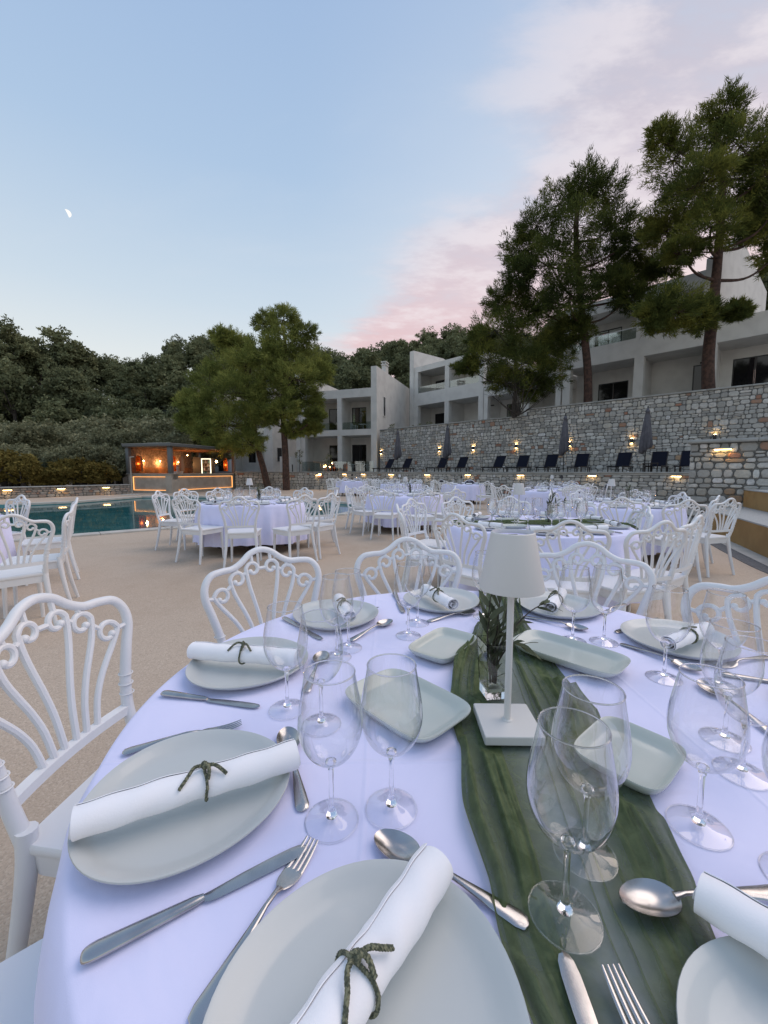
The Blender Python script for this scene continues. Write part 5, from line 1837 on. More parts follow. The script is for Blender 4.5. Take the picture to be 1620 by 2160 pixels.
# planting strip and pots on the wall top
# ------------------------------------------------------------------ the bar
cb = Vector((-12.45, 24.0)); e1 = Vector((.265, .964)).normalized(); e2 = Vector((-e1.y, e1.x))
# local frame: x runs along the long face (e1 reversed so that -y faces outwards)
bar = empty('poolside_bar', (cb.x, cb.y, 0), math.atan2(e1.y, e1.x))
tag(bar, 'open poolside bar with dark steel frame, plaster counter and amber LED strips', 'bar')
LB_, WB = 6.2, 3.25      # local: x 0..LB_ along e1, y 0..WB along e2 ; outer faces y=0 (long) and x=0 (short)
CT = 1.16


def led_panel(face, a, b_, z0, z1):
    """recessed panel with a lit strip round it. face 'x' -> on x=0 plane, running along y ; 'y' -> on y=0 plane along x"""
    def bx(u0, u1, d0, d1, q0, q1, name, m, par=bar):
        if face == 'y':
            return MB().box(u0, u1, d0, d1, q0, q1).build(name, m, par, smooth=False)
        return MB().box(d0, d1, u0, u1, q0, q1).build(name, m, par, smooth=False)
    return bx


# counter: long side
def counter(face, L, start):
    bx = led_panel(face, 0, 0, 0, 0)
    bx(start, L, .0, .10, 0, .16, 'counter_front', M['barconc'])
    bx(start, L, .0, .10, .98, CT - .05, 'counter_front', M['barconc'])
    bx(start, start + .42, .0, .10, .161, .979, 'counter_front', M['barconc'])
    bx(L - .42, L, .0, .10, .161, .979, 'counter_front', M['barconc'])
    bx(start + .421, L - .421, .085, .12, .161, .979, 'counter_panel', M['barconc'])
    for (q0, q1) in ((.162, .180), (.960, .978)):
        bx(start + .43, L - .43, .03, .06, q0, q1, 'led_strip', M['strip'])
    if face == 'x':
        bx(L - .44, L - .425, .03, .06, .181, .959, 'led_strip', M['strip'])
    else:
        bx(L - .44, L - .425, .03, .06, .181, .959, 'led_strip', M['strip'])
    bx(start, L, .101, .55, CT - .35, CT - .051, 'counter_body', M['barconc'])


counter('y', LB_, .103)
counter('x', WB, .0)
MB().box(-.06, LB_, -.06, .60, CT - .05, CT, ch=.006).build('counter_top', M['barconc'], bar)
MB().box(-.06, .60, .602, WB, CT - .05, CT, ch=.006).build('counter_top', M['barconc'], bar)
for (x, y) in ((-.02, -.02), (-.02, WB - .22), (LB_ - .2, -.02), (LB_ - .2, WB - .22)):
    MB().box(x, x + .22, y, y + .22, CT + .001 if x < 5 else 0, 2.74, ch=.006).build('post', M['barframe'], bar)
RZ = 2.75
MB().box(-.12, LB_ + .12, -.12, WB + .12, RZ, RZ + .16, ch=.01).build('roof', M['barframe'], bar)
MB().box(0, LB_, 0, WB, RZ - .04, RZ - .003).build('ceiling', M['barwood'], bar, smooth=False)
MB().box(-.14, LB_ + .14, -.14, WB + .14, RZ + .161, RZ + .19).build('roof_edge', M['coping'], bar, smooth=False)
MB().box(.5, 1.1, 1.1, 2.1, RZ + .191, RZ + .26).build('roof_hatch', M['coping'], bar, smooth=False)
MB().box(0, LB_ - .8, WB - .12, WB - .005, 0, RZ - .045).build('back_wall', M['barstone'], bar, smooth=False)
for i in range(9):
    MB().box(.05 + i * .6, .05 + i * .6 + .58, WB - .15, WB - .121, .95, 1.55).build('shelf_board', M['barwood'], bar, smooth=False)
for i in range(int(LB_ / .3)):
    MB().box(.2 + i * .29, .2 + i * .29 + .05, .25, WB - .25, RZ - .075, RZ - .041).build('ceiling_slat', M['barwood'], bar, smooth=False)
MB().box(.3, LB_ - 1.0, WB - .75, WB - .16, .88, .93).build('back_counter', M['frame_dark'], bar, smooth=False)
bm_ = bar.location
BMX = Matrix.Translation(bm_) @ Matrix.Rotation(bar.rotation_euler.z, 4, 'Z')


def arch_lamp(x, y, lit, label, h=.95):
    r = empty('arched_lamp', BMX @ Vector((x, y, 1.30)), bar.rotation_euler.z); tag(r, label, 'lamp', 'arched rattan lamps in the bar')
    rings = []
    for z, q in ((0, 1), (.55, 1), (.75, .92), (.87, .72), (.93, .42), (.95, .05)):
        rings.append([(.14 * q * math.cos(a), .14 * q * math.sin(a), z) for a in np.linspace(0, 2 * math.pi, 16, endpoint=False)])
    MB().rings(rings).build('shade', M['arch_on'] if lit else M['arch_off'], r)
    MB().tube([(0, 0, .95), (0, 0, 1.40)], .008, 5).build('cord', M['black'], r)
    if lit:
        MB().sphere((0, -.0, .45), .06, n=10).build('bulb', M['arch'], r)


m_ = bpy.data.materials.new('rattan_glow'); m_.use_nodes = True
t_ = NT(m_.node_tree); m_.node_tree.nodes.clear()
wv = t_.new('ShaderNodeTexWave', inputs={'Scale': 40.0}).outputs[1]
df = t_.new('ShaderNodeBsdfTranslucent', inputs={0: (.55, .20, .07, 1)}); tr = t_.new('ShaderNodeBsdfTransparent', inputs={0: (1, .62, .35, 1)})
mx = t_.new('ShaderNodeMixShader', inputs={0: t_.math('ADD', .45, t_.math('MULTIPLY', wv, .3)), 1: tr.outputs[0], 2: df.outputs[0]}); t_.new('ShaderNodeOutputMaterial', inputs={0: mx.outputs[0]})
M['arch_on'] = m_
M['arch_off'] = mat('rattan_unlit', (.32, .17, .09), .8)
arch_lamp(.35, WB - .55, True, 'lit arched orange lamp at the far left corner of the bar')
arch_lamp(.75, WB - .30, False, 'unlit arched lamp beside the left lit one in the bar')
arch_lamp(.95, .65, True, 'lit arched orange lamp just right of the bar corner post')
arch_lamp(1.5, .55, False, 'unlit arched lamp right of the corner post in the bar')
arch_lamp(LB_ - .55, .45, True, 'lit arched orange lamp at the right end of the bar')


def bulb(x, y, z, label, r_=.05, pw=9):
    o = empty('pendant_lamp', BMX @ Vector((x, y, z))); tag(o, label, 'lamp', 'small warm lamps in the bar')
    MB().sphere((0, 0, 0), r_, n=10).build('bulb', M['glow_hot'], o)
    MB().tube([(0, 0, r_), (0, 0, RZ - z - .04)], .006, 5).build('cord', M['black'], o)
    ld = bpy.data.lights.new('bar_lamp', 'POINT'); ld.energy = pw * 2.2; ld.color = (1, .46, .17); ld.shadow_soft_size = .06
    lo2 = bpy.data.objects.new('lamp_light', ld); COL.objects.link(lo2); lo2.parent = o; lo2.location = (0, 0, -.12)


bulb(1.0, WB - .30, 1.95, 'warm spot on the stone back wall left of the bar post', .035, 16)
bulb(2.3, WB - .30, 1.95, 'warm spot right behind the bar corner post', .035, 16)
bulb(3.9, WB - .30, 1.92, 'warm spot right of the post above the bottles', .03, 12)
bulb(LB_ - .95, .9, 1.98, 'round glowing pendant near the right end of the bar', .075, 14)
bulb(3.0, 1.4, 2.35, 'small ceiling light in the middle of the bar', .03, 12)
# fridge with lit frame and bottles
fr = empty('drinks_fridge', BMX @ Vector((LB_ - 1.35, WB - 1.3, 0)), bar.rotation_euler.z + R(0)); tag(fr, 'tall drinks fridge with a glowing pale frame and bottles inside', 'fridge')
MB().box(0, .7, .05, .6, 0, 2.3).build('cabinet', M['black'], fr, smooth=False)
for (a, b_, c, d) in ((0, .05, .9, 2.25), (.65, .70, .9, 2.25), (.051, .649, 2.2, 2.25), (.051, .649, .9, .95)):
    MB().box(a, b_, .02, .049, c, d).build('light_frame', M['fridge_glow'], fr, smooth=False)
for q in range(4):
    sh = MB().box(.06, .64, .0, .048, 1.15 + q * .26, 1.165 + q * .26).build('shelf', M['white'], fr, smooth=False)
    for w_ in range(5):
        MB().lathe([(.001, 0), (.03, 0), (.03, .12), (.012, .16), (.012, .2), (.001, .2)], 8, c=(.12 + w_ * .11, .018, 1.167 + q * .26)).build('bottle', random.choice((M['white'], M['barwood'], M['pooltile'], M['coping'])), sh)
fr.rotation_euler.z = 0
fr.location = at(425, 995, 29.3); fr.location.z = -.05
fr.rotation_euler.z = math.atan2(.42, 1) * -.2
o = empty('coffee_machine', BMX @ Vector((1.1, .75, CT)), bar.rotation_euler.z + R(10)); tag(o, 'white coffee machine on the bar counter right of the post', 'coffee machine')
MB().box(0, .95, 0, .42, .001, .42, ch=.03).build('body', M['white'], o)
MB().box(.05, .9, .03, .38, .421, .46).build('cup_tray', M['steel'], o)
for q in range(5): MB().lathe([(.001, 0), (.03, 0), (.036, .09), (.033, .09), (.001, .01)], 10, c=(.5 + q * .08, .2, .461)).build('cup', M['white'], o)
o = empty('shelf_unit', (at(407, 990, 29.5).x, 29.5, 0), 0); tag(o, 'tall black shelving unit inside the bar beside the fridge', 'shelf unit')
MB().box(0, .58, 0, .5, 0, 2.3).build('cabinet', M['frame_dark'], o, smooth=False)
# shower post at the pool
sp = onz(279, 1044, 0); sh_ = empty('pool_shower', (sp.x, sp.y, 0)); tag(sh_, 'slim outdoor shower post beside the left end of the bar', 'shower')
MB().tube(catmull([(0, 0, .04), (0, 0, 1.9), (.04, 0, 2.05), (.2, 0, 2.08)], 5), .03, 8).build('pole', M['barconc'], sh_)
MB().box(-.45, .45, -.3, .3, .0, .045, ch=.01).build('base', M['poolstone'], sh_)
# thin path-light pole and stakes on the terrace
for (x, y, Yd, l, z0, h) in ((675, 1030, 27.5, 'slim post lamp in front of the stone wall left of the far tables', 0, 1.0),):
    p = at(x, y, Yd); q = empty('post_lamp', (p.x, p.y, z0)); tag(q, l, 'lamp')
    MB().tube([(0, 0, 0), (0, 0, h)], .02, 8).build('post', M['barframe'], q)
    MB().lathe([(.001, h), (.06, h + .02), (.09, h + .12), (.001, h + .13)], 12).build('lantern', M['glow'], q)
for x, Yd, l in ((725, 31.5, 'left one of two slim dark stakes on the terrace'), (617, 31.5, 'slim dark stake beside the thick pine trunk')):
    p = at(x, 990, Yd); q = MB().tube([(0, 0, 0), (0, 0, .62)], .045, 8).build('garden_stake', M['black']); q.location = (p.x, p.y, 1.2); tag(q, l, 'post')

# ------------------------------------------------------------------ vegetation
rng = np.random.default_rng(11)


def rand_dirs(n):
    v = rng.normal(size=(n, 3)); return v / np.linalg.norm(v, axis=1)[:, None]


def leaf_tris(cent, size, flat=0.0, blade=.35, tri=True, bias=None):
    """small leaf-sized triangles at the given centres"""
    n = len(cent)
    d = rand_dirs(n); d[:, 2] = d[:, 2] * .8 + .15
    if bias is not None: d = d + bias * 1.1
    d /= np.linalg.norm(d, axis=1)[:, None]
    s_ = np.cross(d, rand_dirs(n)); s_ /= np.linalg.norm(s_, axis=1)[:, None]
    sz = size * rng.uniform(.6, 1.4, n)[:, None]
    V = np.empty((n, 3, 3))
    V[:, 0] = cent - s_ * sz * blade * .5
    V[:, 1] = cent + s_ * sz * blade * .5
    V[:, 2] = cent + d * sz
    F = np.arange(n * 3).reshape(n, 3)
    return V.reshape(-1, 3), F


def lobe_points(c, r, nsub, nper, sub_r=.33, flat=1.0):
    """clumped points in an ellipsoid: sub-clumps near its skin, gaps between"""
    d = rand_dirs(nsub); q = rng.uniform(.35, 1.0, nsub) ** .45
    sub = np.array(c) + d * q[:, None] * np.array(r)
    P = np.repeat(sub, nper, axis=0)
    g_ = rng.normal(size=(len(P), 3)) * sub_r * np.mean(r) * .55
    g_[:, 2] *= .75 * flat
    return P + g_, sub


def spray_points(c, r, nsub, nper, spread=.17, length=.62):
    """needle sprays: tufts strung along short branchlets that point outwards and up"""
    d = rand_dirs(nsub); q = rng.uniform(.15, 1.0, nsub) ** .5
    sub = np.array(c) + d * (q * .86)[:, None] * np.array(r)
    m = float(np.mean(r))
    o = d + rand_dirs(nsub) * .55 + np.array([0, 0, .45]); o /= np.linalg.norm(o, axis=1)[:, None]
    L = m * length * rng.uniform(.5, 1.25, nsub)
    u = rng.uniform(0, 1, (nsub, nper))
    P = sub[:, None, :] + o[:, None, :] * (L[:, None] * u)[:, :, None]
    w_ = m * spread * (1.15 - .75 * u)
    P = P + rng.normal(size=P.shape) * w_[:, :, None] * np.array([1, 1, .7])
    D = np.repeat(o[:, None, :], nper, axis=1)
    return P.reshape(-1, 3), D.reshape(-1, 3), sub


def make_pine(name, label, base, lobes, trunk, leafm, barkm, tr=(.25, .12), seed=0, leaf=.17, dens=1.0, group=None, cat='tree', stubs=0):
    """trunk: list of points; lobes: [(center, radii)]"""
    root = tag(empty(name, base), label, cat, group)
    B = np.array(base)
    T = catmull([np.array(p) - B for p in trunk], 6)
    tb = MB(); tb.tube(T, list(tr), 10)
    rnd = random.Random(seed)
    allV = []; allD = []
    for li_, (c, r) in enumerate(lobes):
        dn = dens * (.58 if li_ < 5 else .9)
        c = np.array(c) - B; r = np.array(r)
        vol = float(np.prod(r)) ** (1 / 3)
        P, D_, sub = spray_points(c, r, int(74 * dens), int(112 * dn))
        allV.append(P); allD.append(D_)
        # limb from the trunk to the lobe, twigs on to some sub-clumps
        zt = np.clip(c[2] - abs(c[0] - T[-1][0]) * .35 - r[2] * .5, T[0][2] + .35 * (T[-1][2] - T[0][2]), T[-1][2])
        i = int(np.argmin(abs(T[:, 2] - zt)))
        s0 = T[i]
        mid = (s0 + c) / 2 + np.array([rnd.uniform(-.2, .2), rnd.uniform(-.2, .2), -.12 * np.linalg.norm(c - s0)])
        tb.tube(catmull([s0, mid, c], 6), [tr[1] * .42, tr[1] * .3, tr[1] * .14], 6)
        for q in sub[::4]:
            m2 = (c + q) / 2 + np.array([0, 0, -.1])
            tb.tube([c, m2, q], [tr[1] * .12, tr[1] * .06], 4)
    for k in range(stubs):
        i = rnd.randint(len(T) // 5, len(T) * 3 // 5); a = rnd.uniform(0, 6.28); L = rnd.uniform(.5, 1.4)
        p = T[i]; q = p + np.array([math.cos(a) * L, math.sin(a) * L * .4, rnd.uniform(-.1, .4)])
        tb.tube(catmull([p, (p + q) / 2 + np.array([0, 0, -.08]), q], 3), [.04, .015], 5)
    P = np.concatenate(allV)
    V, F = leaf_tris(P, leaf, blade=.17, bias=np.concatenate(allD))
    link('crown', fastmesh('crown', V, F, leafm), root)
    tb.build('trunk', barkm, root, angle=60)
    return root


def lobe(x, y, Yd, rx, ry, rd=None):
    rx *= .86; ry *= .84; y += 8
    """crown lobe from its surveyed place, real radii in metres"""
    p = at(x, y, Yd); k = Yd / FPX
    return ((p.x, p.y, p.z), (rx * k, (rd or (rx + ry) * .5) * k, ry * k))


Z5 = 4.6
# right pine T1
Y1 = 20.6
tb1 = at(1497, 830, Y1)
T1 = [(tb1.x, Y1, Z5)] + [tuple(at(x, y, Y1)) for x, y in ((1494, 760), (1503, 660), (1513, 560), (1520, 470), (1524, 380), (1518, 300))]
L1 = [lobe(1525, 235, Y1, 38, 40), lobe(1495, 290, Y1 + .8, 48, 48), lobe(1560, 300, Y1 - .8, 52, 48), lobe(1420, 330, Y1 + .5, 52, 58), lobe(1395, 285, Y1, 28, 30), lobe(1470, 380, Y1 - 1, 62, 50),
      lobe(1560, 400, Y1 + 1.2, 72, 62), lobe(1430, 430, Y1 + 1, 62, 46), lobe(1640, 300, Y1 + 1, 48, 80), lobe(1640, 430, Y1 - .6, 62, 70), lobe(1500, 470, Y1 - 1.3, 60, 40), lobe(1600, 478, Y1 + .5, 50, 30),
      lobe(1400, 480, Y1 + 1.2, 46, 26), lobe(1435, 525, Y1 - .8, 44, 20), lobe(1652, 520, Y1 + 1, 46, 50), lobe(1625, 350, Y1 - .8, 52, 60), lobe(1615, 430, Y1 + .8, 50, 40), lobe(1420, 645, Y1 - 1.2, 66, 44), lobe(1470, 660, Y1 - 1, 44, 34), lobe(1380, 660, Y1 - .9, 36, 26), lobe(1552, 650, Y1 - 1.4, 22, 20)]
make_pine('pine_tree', 'tallest dark pine at the right edge, trunk rising above the stone wall', (tb1.x, Y1, Z5), L1, T1, M['pine_leaf'], M['bark'], (.29, .19, .10), 1, leaf=.19, dens=1.0, group='pines above the tall wall', stubs=5)
# second pine T2
Y2 = 24.4
tb2 = at(1240, 870, Y2)
T2 = [(tb2.x, Y2, Z5)] + [tuple(at(x, y, Y2)) for x, y in ((1240, 790), (1232, 700), (1222, 600), (1215, 510), (1220, 420), (1235, 370))]
L2 = [lobe(1235, 385, Y2, 34, 46), lobe(1275, 400, Y2 + .6, 38, 40), lobe(1180, 420, Y2 + .5, 44, 40), lobe(1215, 470, Y2 - 1.2, 62, 48), lobe(1135, 470, Y2, 46, 42), lobe(1290, 470, Y2 + 1, 52, 44), lobe(1105, 520, Y2 + .8, 44, 34),
      lobe(1160, 550, Y2 - 1, 70, 48), lobe(1250, 560, Y2 + .8, 60, 46), lobe(1095, 575, Y2 - .4, 36, 34), lobe(1330, 500, Y2 - .4, 44, 38), lobe(1350, 570, Y2 + .6, 46, 32), lobe(1200, 620, Y2 - 1.3, 62, 40), lobe(1290, 590, Y2 - 1, 40, 28),
      lobe(1130, 640, Y2 + .8, 52, 40), lobe(1210, 690, Y2 + .3, 40, 30), lobe(1330, 620, Y2 - 1.0, 44, 22), lobe(1395, 560, Y2 - .6, 40, 26)]
make_pine('pine_tree', 'broad dark pine in front of the largest white house, left of the tallest one', (tb2.x, Y2, Z5), L2, T2, M['pine_leaf'], M['bark'], (.25, .17, .09), 2, leaf=.20, dens=1.0, group='pines above the tall wall', stubs=6)
# small bushy pine T3
Y3 = 25.6
tb3 = at(1085, 880, Y3)
T3 = [(tb3.x, Y3, Z5)] + [tuple(at(x, y, Y3)) for x, y in ((1085, 850), (1090, 800), (1085, 740), (1078, 690))]
L3 = [lobe(1050, 625, Y3, 28, 34), lobe(1085, 650, Y3 + .6, 46, 40), lobe(1045, 690, Y3 - .7, 52, 44), lobe(1110, 700, Y3 - .8, 56, 46), lobe(1030, 750, Y3, 56, 36), lobe(1100, 760, Y3 - 1, 66, 40), lobe(1170, 730, Y3 + .5, 46, 44), lobe(1150, 780, Y3 - .5, 50, 32),
      lobe(985, 765, Y3 + .4, 30, 18), lobe(1060, 800, Y3 + .6, 44, 26), lobe(1130, 815, Y3, 40, 24), lobe(1015, 710, Y3 + .5, 30, 26)]
make_pine('pine_tree', 'low bushy pine with bare lower twigs before the low white house', (tb3.x, Y3, Z5), L3, T3, M['pine_leaf'], M['bark_grey'], (.16, .12, .08), 3, leaf=.19, dens=.95, group='pines above the tall wall')
tw = empty('bare_shrub', (tb3.x, Y3 - .8, Z5)); tag(tw, 'bare twiggy shrub fanning out below the low bushy pine', 'shrub')
b = MB(); rnd = random.Random(5)
for k in range(16):
    a = rnd.uniform(-1.25, 1.25); L = rnd.uniform(1.4, 2.3)
    p = np.array([0, 0, .0]); q = np.array([math.sin(a) * L * .45, rnd.uniform(-.4, .4), math.cos(a) * L * .7]); e = np.array([math.sin(a) * L, rnd.uniform(-.7, .7), math.cos(a) * L + .7])
    b.tube(catmull([p, q, e], 4), [.035, .022, .008], 5)
    for z_ in range(3):
        f_ = q + (e - q) * rnd.uniform(.2, .9); b.tube([f_, f_ + np.array([rnd.uniform(-.6, .6), rnd.uniform(-.4, .4), rnd.uniform(.2, .7)])], [.012, .004], 4)
b.build('branches', M['bark_grey'], tw, angle=60)
# left pines T4 (upright) and T5 (leaning)
Y4 = 28.3
T4 = [(at(604, 1030, Y4).x, Y4, 0)] + [tuple(at(x, y, Y4)) for x, y in ((602, 960), (598, 890), (598, 820), (602, 740), (598, 690))]
L4 = [lobe(598, 668, Y4, 34, 26), lobe(560, 675, Y4 + .5, 26, 22), lobe(640, 695, Y4, 34, 18), lobe(600, 720, Y4 - .5, 56, 34), lobe(650, 755, Y4 + .5, 44, 36), lobe(560, 750, Y4 - .8, 50, 40), lobe(620, 790, Y4 - 1.2, 58, 36), lobe(668, 780, Y4, 34, 26),
      lobe(580, 820, Y4 + .8, 50, 32), lobe(640, 835, Y4 + .5, 46, 26), lobe(600, 860, Y4 - 1, 44, 22), lobe(560, 870, Y4 - .8, 34, 20), lobe(665, 870, Y4 - .6, 22, 14), lobe(620, 900, Y4, 26, 14), lobe(655, 895, Y4 + .4, 24, 12)]
make_pine('pine_tree', 'upright yellow-green pine left of the pale house, its trunk before the stone wall', (T4[0][0], Y4, 0), L4, T4, M['pine_leaf_light'], M['bark'], (.26, .17, .08), 4, leaf=.21, dens=1.0, group='pines beside the bar', stubs=2)
Y5 = 28.6
T5 = [(at(566, 1030, Y5).x, Y5, 0)] + [tuple(at(x, y, Y5)) for x, y in ((556, 990), (545, 950), (536, 900), (525, 830), (515, 760))]
L5 = [lobe(470, 705, Y5, 26, 20), lobe(500, 720, Y5 + .5, 34, 24), lobe(525, 760, Y5 - .5, 48, 36), lobe(480, 770, Y5 + .8, 46, 34), lobe(440, 800, Y5, 46, 30), lobe(500, 820, Y5 - 1.2, 62, 38), lobe(450, 850, Y5 - .3, 56, 32), lobe(410, 840, Y5 + 1, 36, 30),
      lobe(540, 860, Y5 - 1, 42, 34), lobe(480, 890, Y5 - 1, 62, 28), lobe(435, 900, Y5 + .4, 46, 24), lobe(520, 925, Y5 - .8, 48, 22), lobe(470, 930, Y5, 44, 16), lobe(400, 880, Y5 + 1, 30, 20)]
make_pine('pine_tree', 'spreading dark pine with a leaning trunk behind the right end of the bar', (T5[0][0], Y5, 0), L5, T5, M['pine_leaf_light'], M['bark'], (.26, .17, .08), 5, leaf=.21, dens=1.0, group='pines beside the bar', stubs=2)


# hillside and forest
def hill_z(x, y):
    t = min(1, max(0, (y - 42) / 55)); s_ = t * t * (3 - 2 * t)
    base_ = 20.0 * s_ + 3.6 * s_ * math.exp(-((x + .42 * y) / (.17 * y)) ** 2)
    base_ += 2.0 * s_ * math.sin(x * .045 + .6) + 1.2 * s_ * math.sin(x * .13)
    if x > 0: base_ += min(5, .08 * x) * s_
    if y > 97: base_ -= (y - 97) * .10
    return base_ - 1.2


G = []
ys = list(np.linspace(38, 140, 35)) + [220, 500]
xs = np.linspace(-190, 190, 60)
for y in ys:
    G.append([(x, y, max(hill_z(x, y), -1.2) if y < 200 else -2) for x in xs])
tag(MB().grid(G).build('hillside', M['soil']), kind='structure')


def proto_tree(seed, h, wr, leafm, nsub, nper, leaf, umbrella=.5):
    global rng
    rng = np.random.default_rng(seed)
    pts = []
    nl = 13
    for k in range(nl):
        a = rng.uniform(0, 6.28); rr = rng.uniform(.1, .75) * wr
        z = h * rng.uniform(.50, .88)
        q = wr * rng.uniform(.24, .44)
        P, _, _ = spray_points((rr * math.cos(a), rr * math.sin(a), z), (q, q, q * .72), nsub, nper, .22, .5)
        pts.append(P)
    P, _, _ = spray_points((0, 0, h * .88), (wr * .5, wr * .5, h * .13), nsub, nper, .22, .5); pts.append(P)
    P = np.concatenate(pts)
    V, F = leaf_tris(P, leaf, blade=.75)
    cm = fastmesh('crown', V, F, leafm)
    t = MB(); t.tube([(0, 0, -1), (.1, .1, h * .4), (0, 0, h * .8)], [.22, .16, .06], 6)
    for k in range(4):
        a = k * 1.6; t.tube([(0, 0, h * .35), (math.cos(a) * wr * .5, math.sin(a) * wr * .5, h * .65)], [.09, .04], 4)
    return cm, t.mesh('trunk', M['bark_grey'])


FP = [proto_tree(100 + i, 9.0 + (i % 3), 3.2 + .5 * (i % 2), M['forest_leaf'], 20, 34, .30) for i in range(5)]
SPR = [proto_tree(200 + i, 4.3, 2.5, M['shrub_leaf'], 22, 36, .16) for i in range(3)]
OPR = [proto_tree(300 + i, 2.7, 1.7, M['ochre_leaf'], 20, 30, .17) for i in range(2)]
rnd = random.Random(4)


def plant(kind, protos, x, y, z, sc_, label, cat, group, name):
    cm, tm = rnd.choice(protos)
    r = empty(name, (x, y, z), rnd.uniform(0, 6.28)); r.scale = (sc_ * rnd.uniform(.9, 1.15), sc_ * rnd.uniform(.9, 1.15), sc_)
    tag(r, label, cat, group)
    link('crown', cm, r); link('trunk', tm, r)
    return r


rows = [(50, .95), (57, .95), (64, 1.0), (71, 1.0), (79, 1.0), (88, 1.05), (97, 1.1)]
for ri, (yy, s_) in enumerate(rows):
    x = -1.05 * yy
    while x < .42 * yy:
        if not (yy < 60 and x > -.02 * yy):
            q_ = x / yy
            wh = 'at the far left edge' if q_ < -.80 else 'left of the bar' if q_ < -.62 else 'straight above the bar' if q_ < -.42 else 'behind the left pines' if q_ < -.16 else 'above the pale house chimney' if q_ < .03 else 'above the white houses'
            lab = 'dark pine crown on the skyline of the wooded hill' if ri >= 5 else ('dark pine among the packed crowns halfway up the hill' if ri >= 2 else 'dark pine at the foot of the wooded hill behind the shrubs')
            y_ = yy + rnd.uniform(-2.5, 2.5)
            lab = {0: 'dark pine at the foot of the wooded hill, ', 1: 'dark pine low on the wooded hill, ', 2: 'dark pine in the lower middle of the wooded hill, ', 3: 'dark pine in the middle of the wooded hill, ', 4: 'dark pine high on the wooded hill, ', 5: 'dark pine just below the skyline, ', 6: 'dark pine on the skyline, '}[ri] + wh
            plant(0, FP, x, y_, hill_z(x, y_) - .4, s_ * rnd.uniform(.78, 1.12), lab, 'tree', 'forest on the hill', 'forest_pine')
        x += rnd.uniform(4.0, 6.0)
# taller pines on the left skyline
for (px, py, Yd, h_) in ((40, 700, 70, 1.3), (8, 706, 66, 1.25), (118, 700, 72, 1.3), (150, 715, 74, 1.3), (78, 712, 70, 1.3), (20, 760, 58, 1.2), (130, 770, 60, 1.2)):
    p = at(px, py, Yd)
    plant(0, FP, p.x, p.y, p.z - 9.4 * h_, h_, 'taller dark pine at far left, ' + {40: 'double-crowned one left of the biggest gap', 8: 'cut by the left edge', 118: 'the flat-topped one on the skyline', 150: 'leaning out right of the flat-topped one', 78: 'low between the two high crowns', 20: 'nearer one at the left edge', 130: 'nearer one under the flat-topped crown'}[px], 'tree', 'tall pines at the left of the hill', 'forest_pine')
# pines behind the right-hand houses
for (px, py, Yd, h_) in ((1600, 560, 46, 1.2), (1645, 530, 44, 1.3), (1575, 600, 50, 1.1), (1010, 715, 62, 1.1), (960, 712, 70, 1.1), (1060, 720, 58, 1.1), (1330, 640, 60, 1.1), (1260, 670, 58, 1.1), (1180, 690, 60, 1.1), (1400, 625, 56, 1.1), (1470, 610, 54, 1.1)):
    p = at(px, py, Yd)
    plant(0, FP, p.x, p.y, p.z - 9.2 * h_, h_, 'dark pine behind the roofs of the white houses', 'tree', 'pines behind the white houses', 'forest_pine')
# shrub belt behind the garden wall
for i in range(46):
    row = i % 3
    Yd = (25.5, 30, 36)[row] + rnd.uniform(-1.2, 1.2)
    px = rnd.uniform(-60, 470) if row else rnd.uniform(-60, 262)
    px = -60 + (i // 3) / 15 * (320 if row == 0 else 520) + rnd.uniform(-10, 10)
    topy = (945, 908, 888)[row] + rnd.uniform(-14, 14)
    if (row == 0 and px > 250) or (row == 1 and px > 375) or px > 425: continue
    p = at(px, topy, Yd); sc_ = max(.5, p.z / 4.6)
    wh = ' at the far left edge' if px < 20 else ' above the left-hand chairs' if px < 110 else ' above the middle wall light' if px < 190 else ' left of the bar' if px < 270 else ' behind the bar'
    plant(1, SPR, p.x, p.y, -.1, sc_, ('grey-green olive shrub in the front row behind the garden wall', 'grey-green olive shrub in the second row behind the pool', 'grey-green olive shrub at the back, below the forest')[row] + wh, 'shrub', 'olive shrubs behind the garden wall', 'olive_shrub')
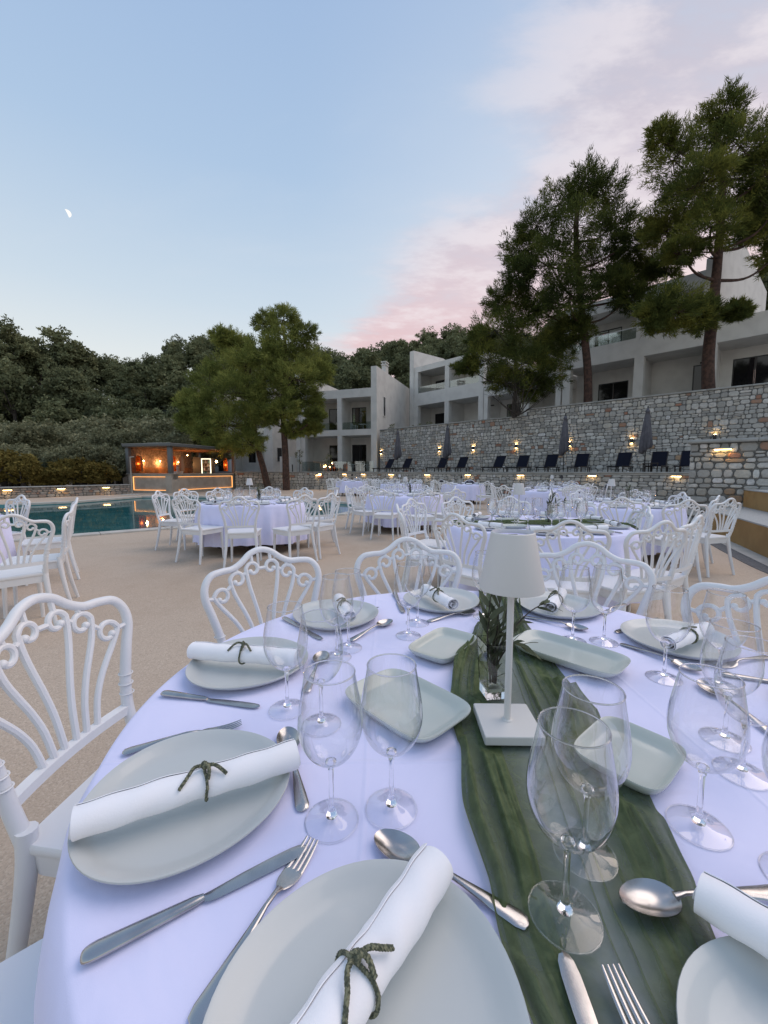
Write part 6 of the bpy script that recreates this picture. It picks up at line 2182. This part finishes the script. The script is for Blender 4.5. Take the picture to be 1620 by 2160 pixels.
for (px, py, Yd) in ((8, 955, 22.5), (42, 968, 22.3), (70, 985, 22.6), (125, 985, 23.4), (165, 968, 23.6), (200, 975, 24.0), (-20, 950, 22), (95, 1000, 23.2), (222, 990, 24.4)):
    p = at(px, py, Yd)
    plant(2, OPR, p.x, p.y, 0, max(.45, p.z / 2.75), 'low yellowing bush just behind the garden wall', 'bush', 'yellowing bushes behind the garden wall', 'yellowing_bush')
# saplings and tufts
for (px, Yd, h, l) in ((632, 31, 1.7, 'thin sapling growing before the left pale house'), (692, 31.5, 1.5, 'thin sapling beside the entry wall of the pale house')):
    p = at(px, 990, Yd); r = empty('sapling', (p.x, p.y, 1.2)); tag(r, l, 'sapling')
    MB().tube([(0, 0, 0), (.03, 0, h)], .02, 5).build('stem', M['bark_grey'], r)
    P, _ = lobe_points((0, 0, h * .65), (.3, .3, h * .4), 10, 14, .3); V, F = leaf_tris(P, .14, blade=.4)
    link('foliage', fastmesh('foliage', V, F, M['shrub_leaf']), r)
for (px, py, l) in ((826, 908, 'small green plant on the tall wall beside the pale house'), (880, 905, 'leftmost low plant along the top of the tall wall'), (905, 903, 'low spreading plant along the top of the tall wall')):
    p = at(px, py, 34.5 if px < 850 else 33.5); r = empty('wall_plant', (p.x, p.y, 4.55)); tag(r, l, 'plant')
    P, _ = lobe_points((0, 0, .35), (.35, .3, .35), 10, 14, .3); V, F = leaf_tris(P, .14, blade=.4)
    link('foliage', fastmesh('foliage', V, F, M['shrub_leaf']), r)

# ------------------------------------------------------------------ moon
mp = at(141, 450, 1500)
r = 13
mo = MB()
G = []
for i in range(17):
    t = -math.pi / 2 + math.pi * i / 16
    row = []
    for j in range(9):
        q = .02 + .98 * j / 8
        row.append((r * math.cos(t) * q, -r * math.cos(t) * math.sqrt(max(0, 1 - q * q)) * .2, r * math.sin(t)))
    G.append(row)
mo.grid(G)
o = mo.build('moon', M['moon']); o.location = mp
d_ = (Vector((0, 0, CAMZ)) - mp); o.rotation_euler = (0, R(-24), math.atan2(d_.y, d_.x) + math.pi / 2)
tag(o, 'small white half moon high in the blue sky at left', 'moon')
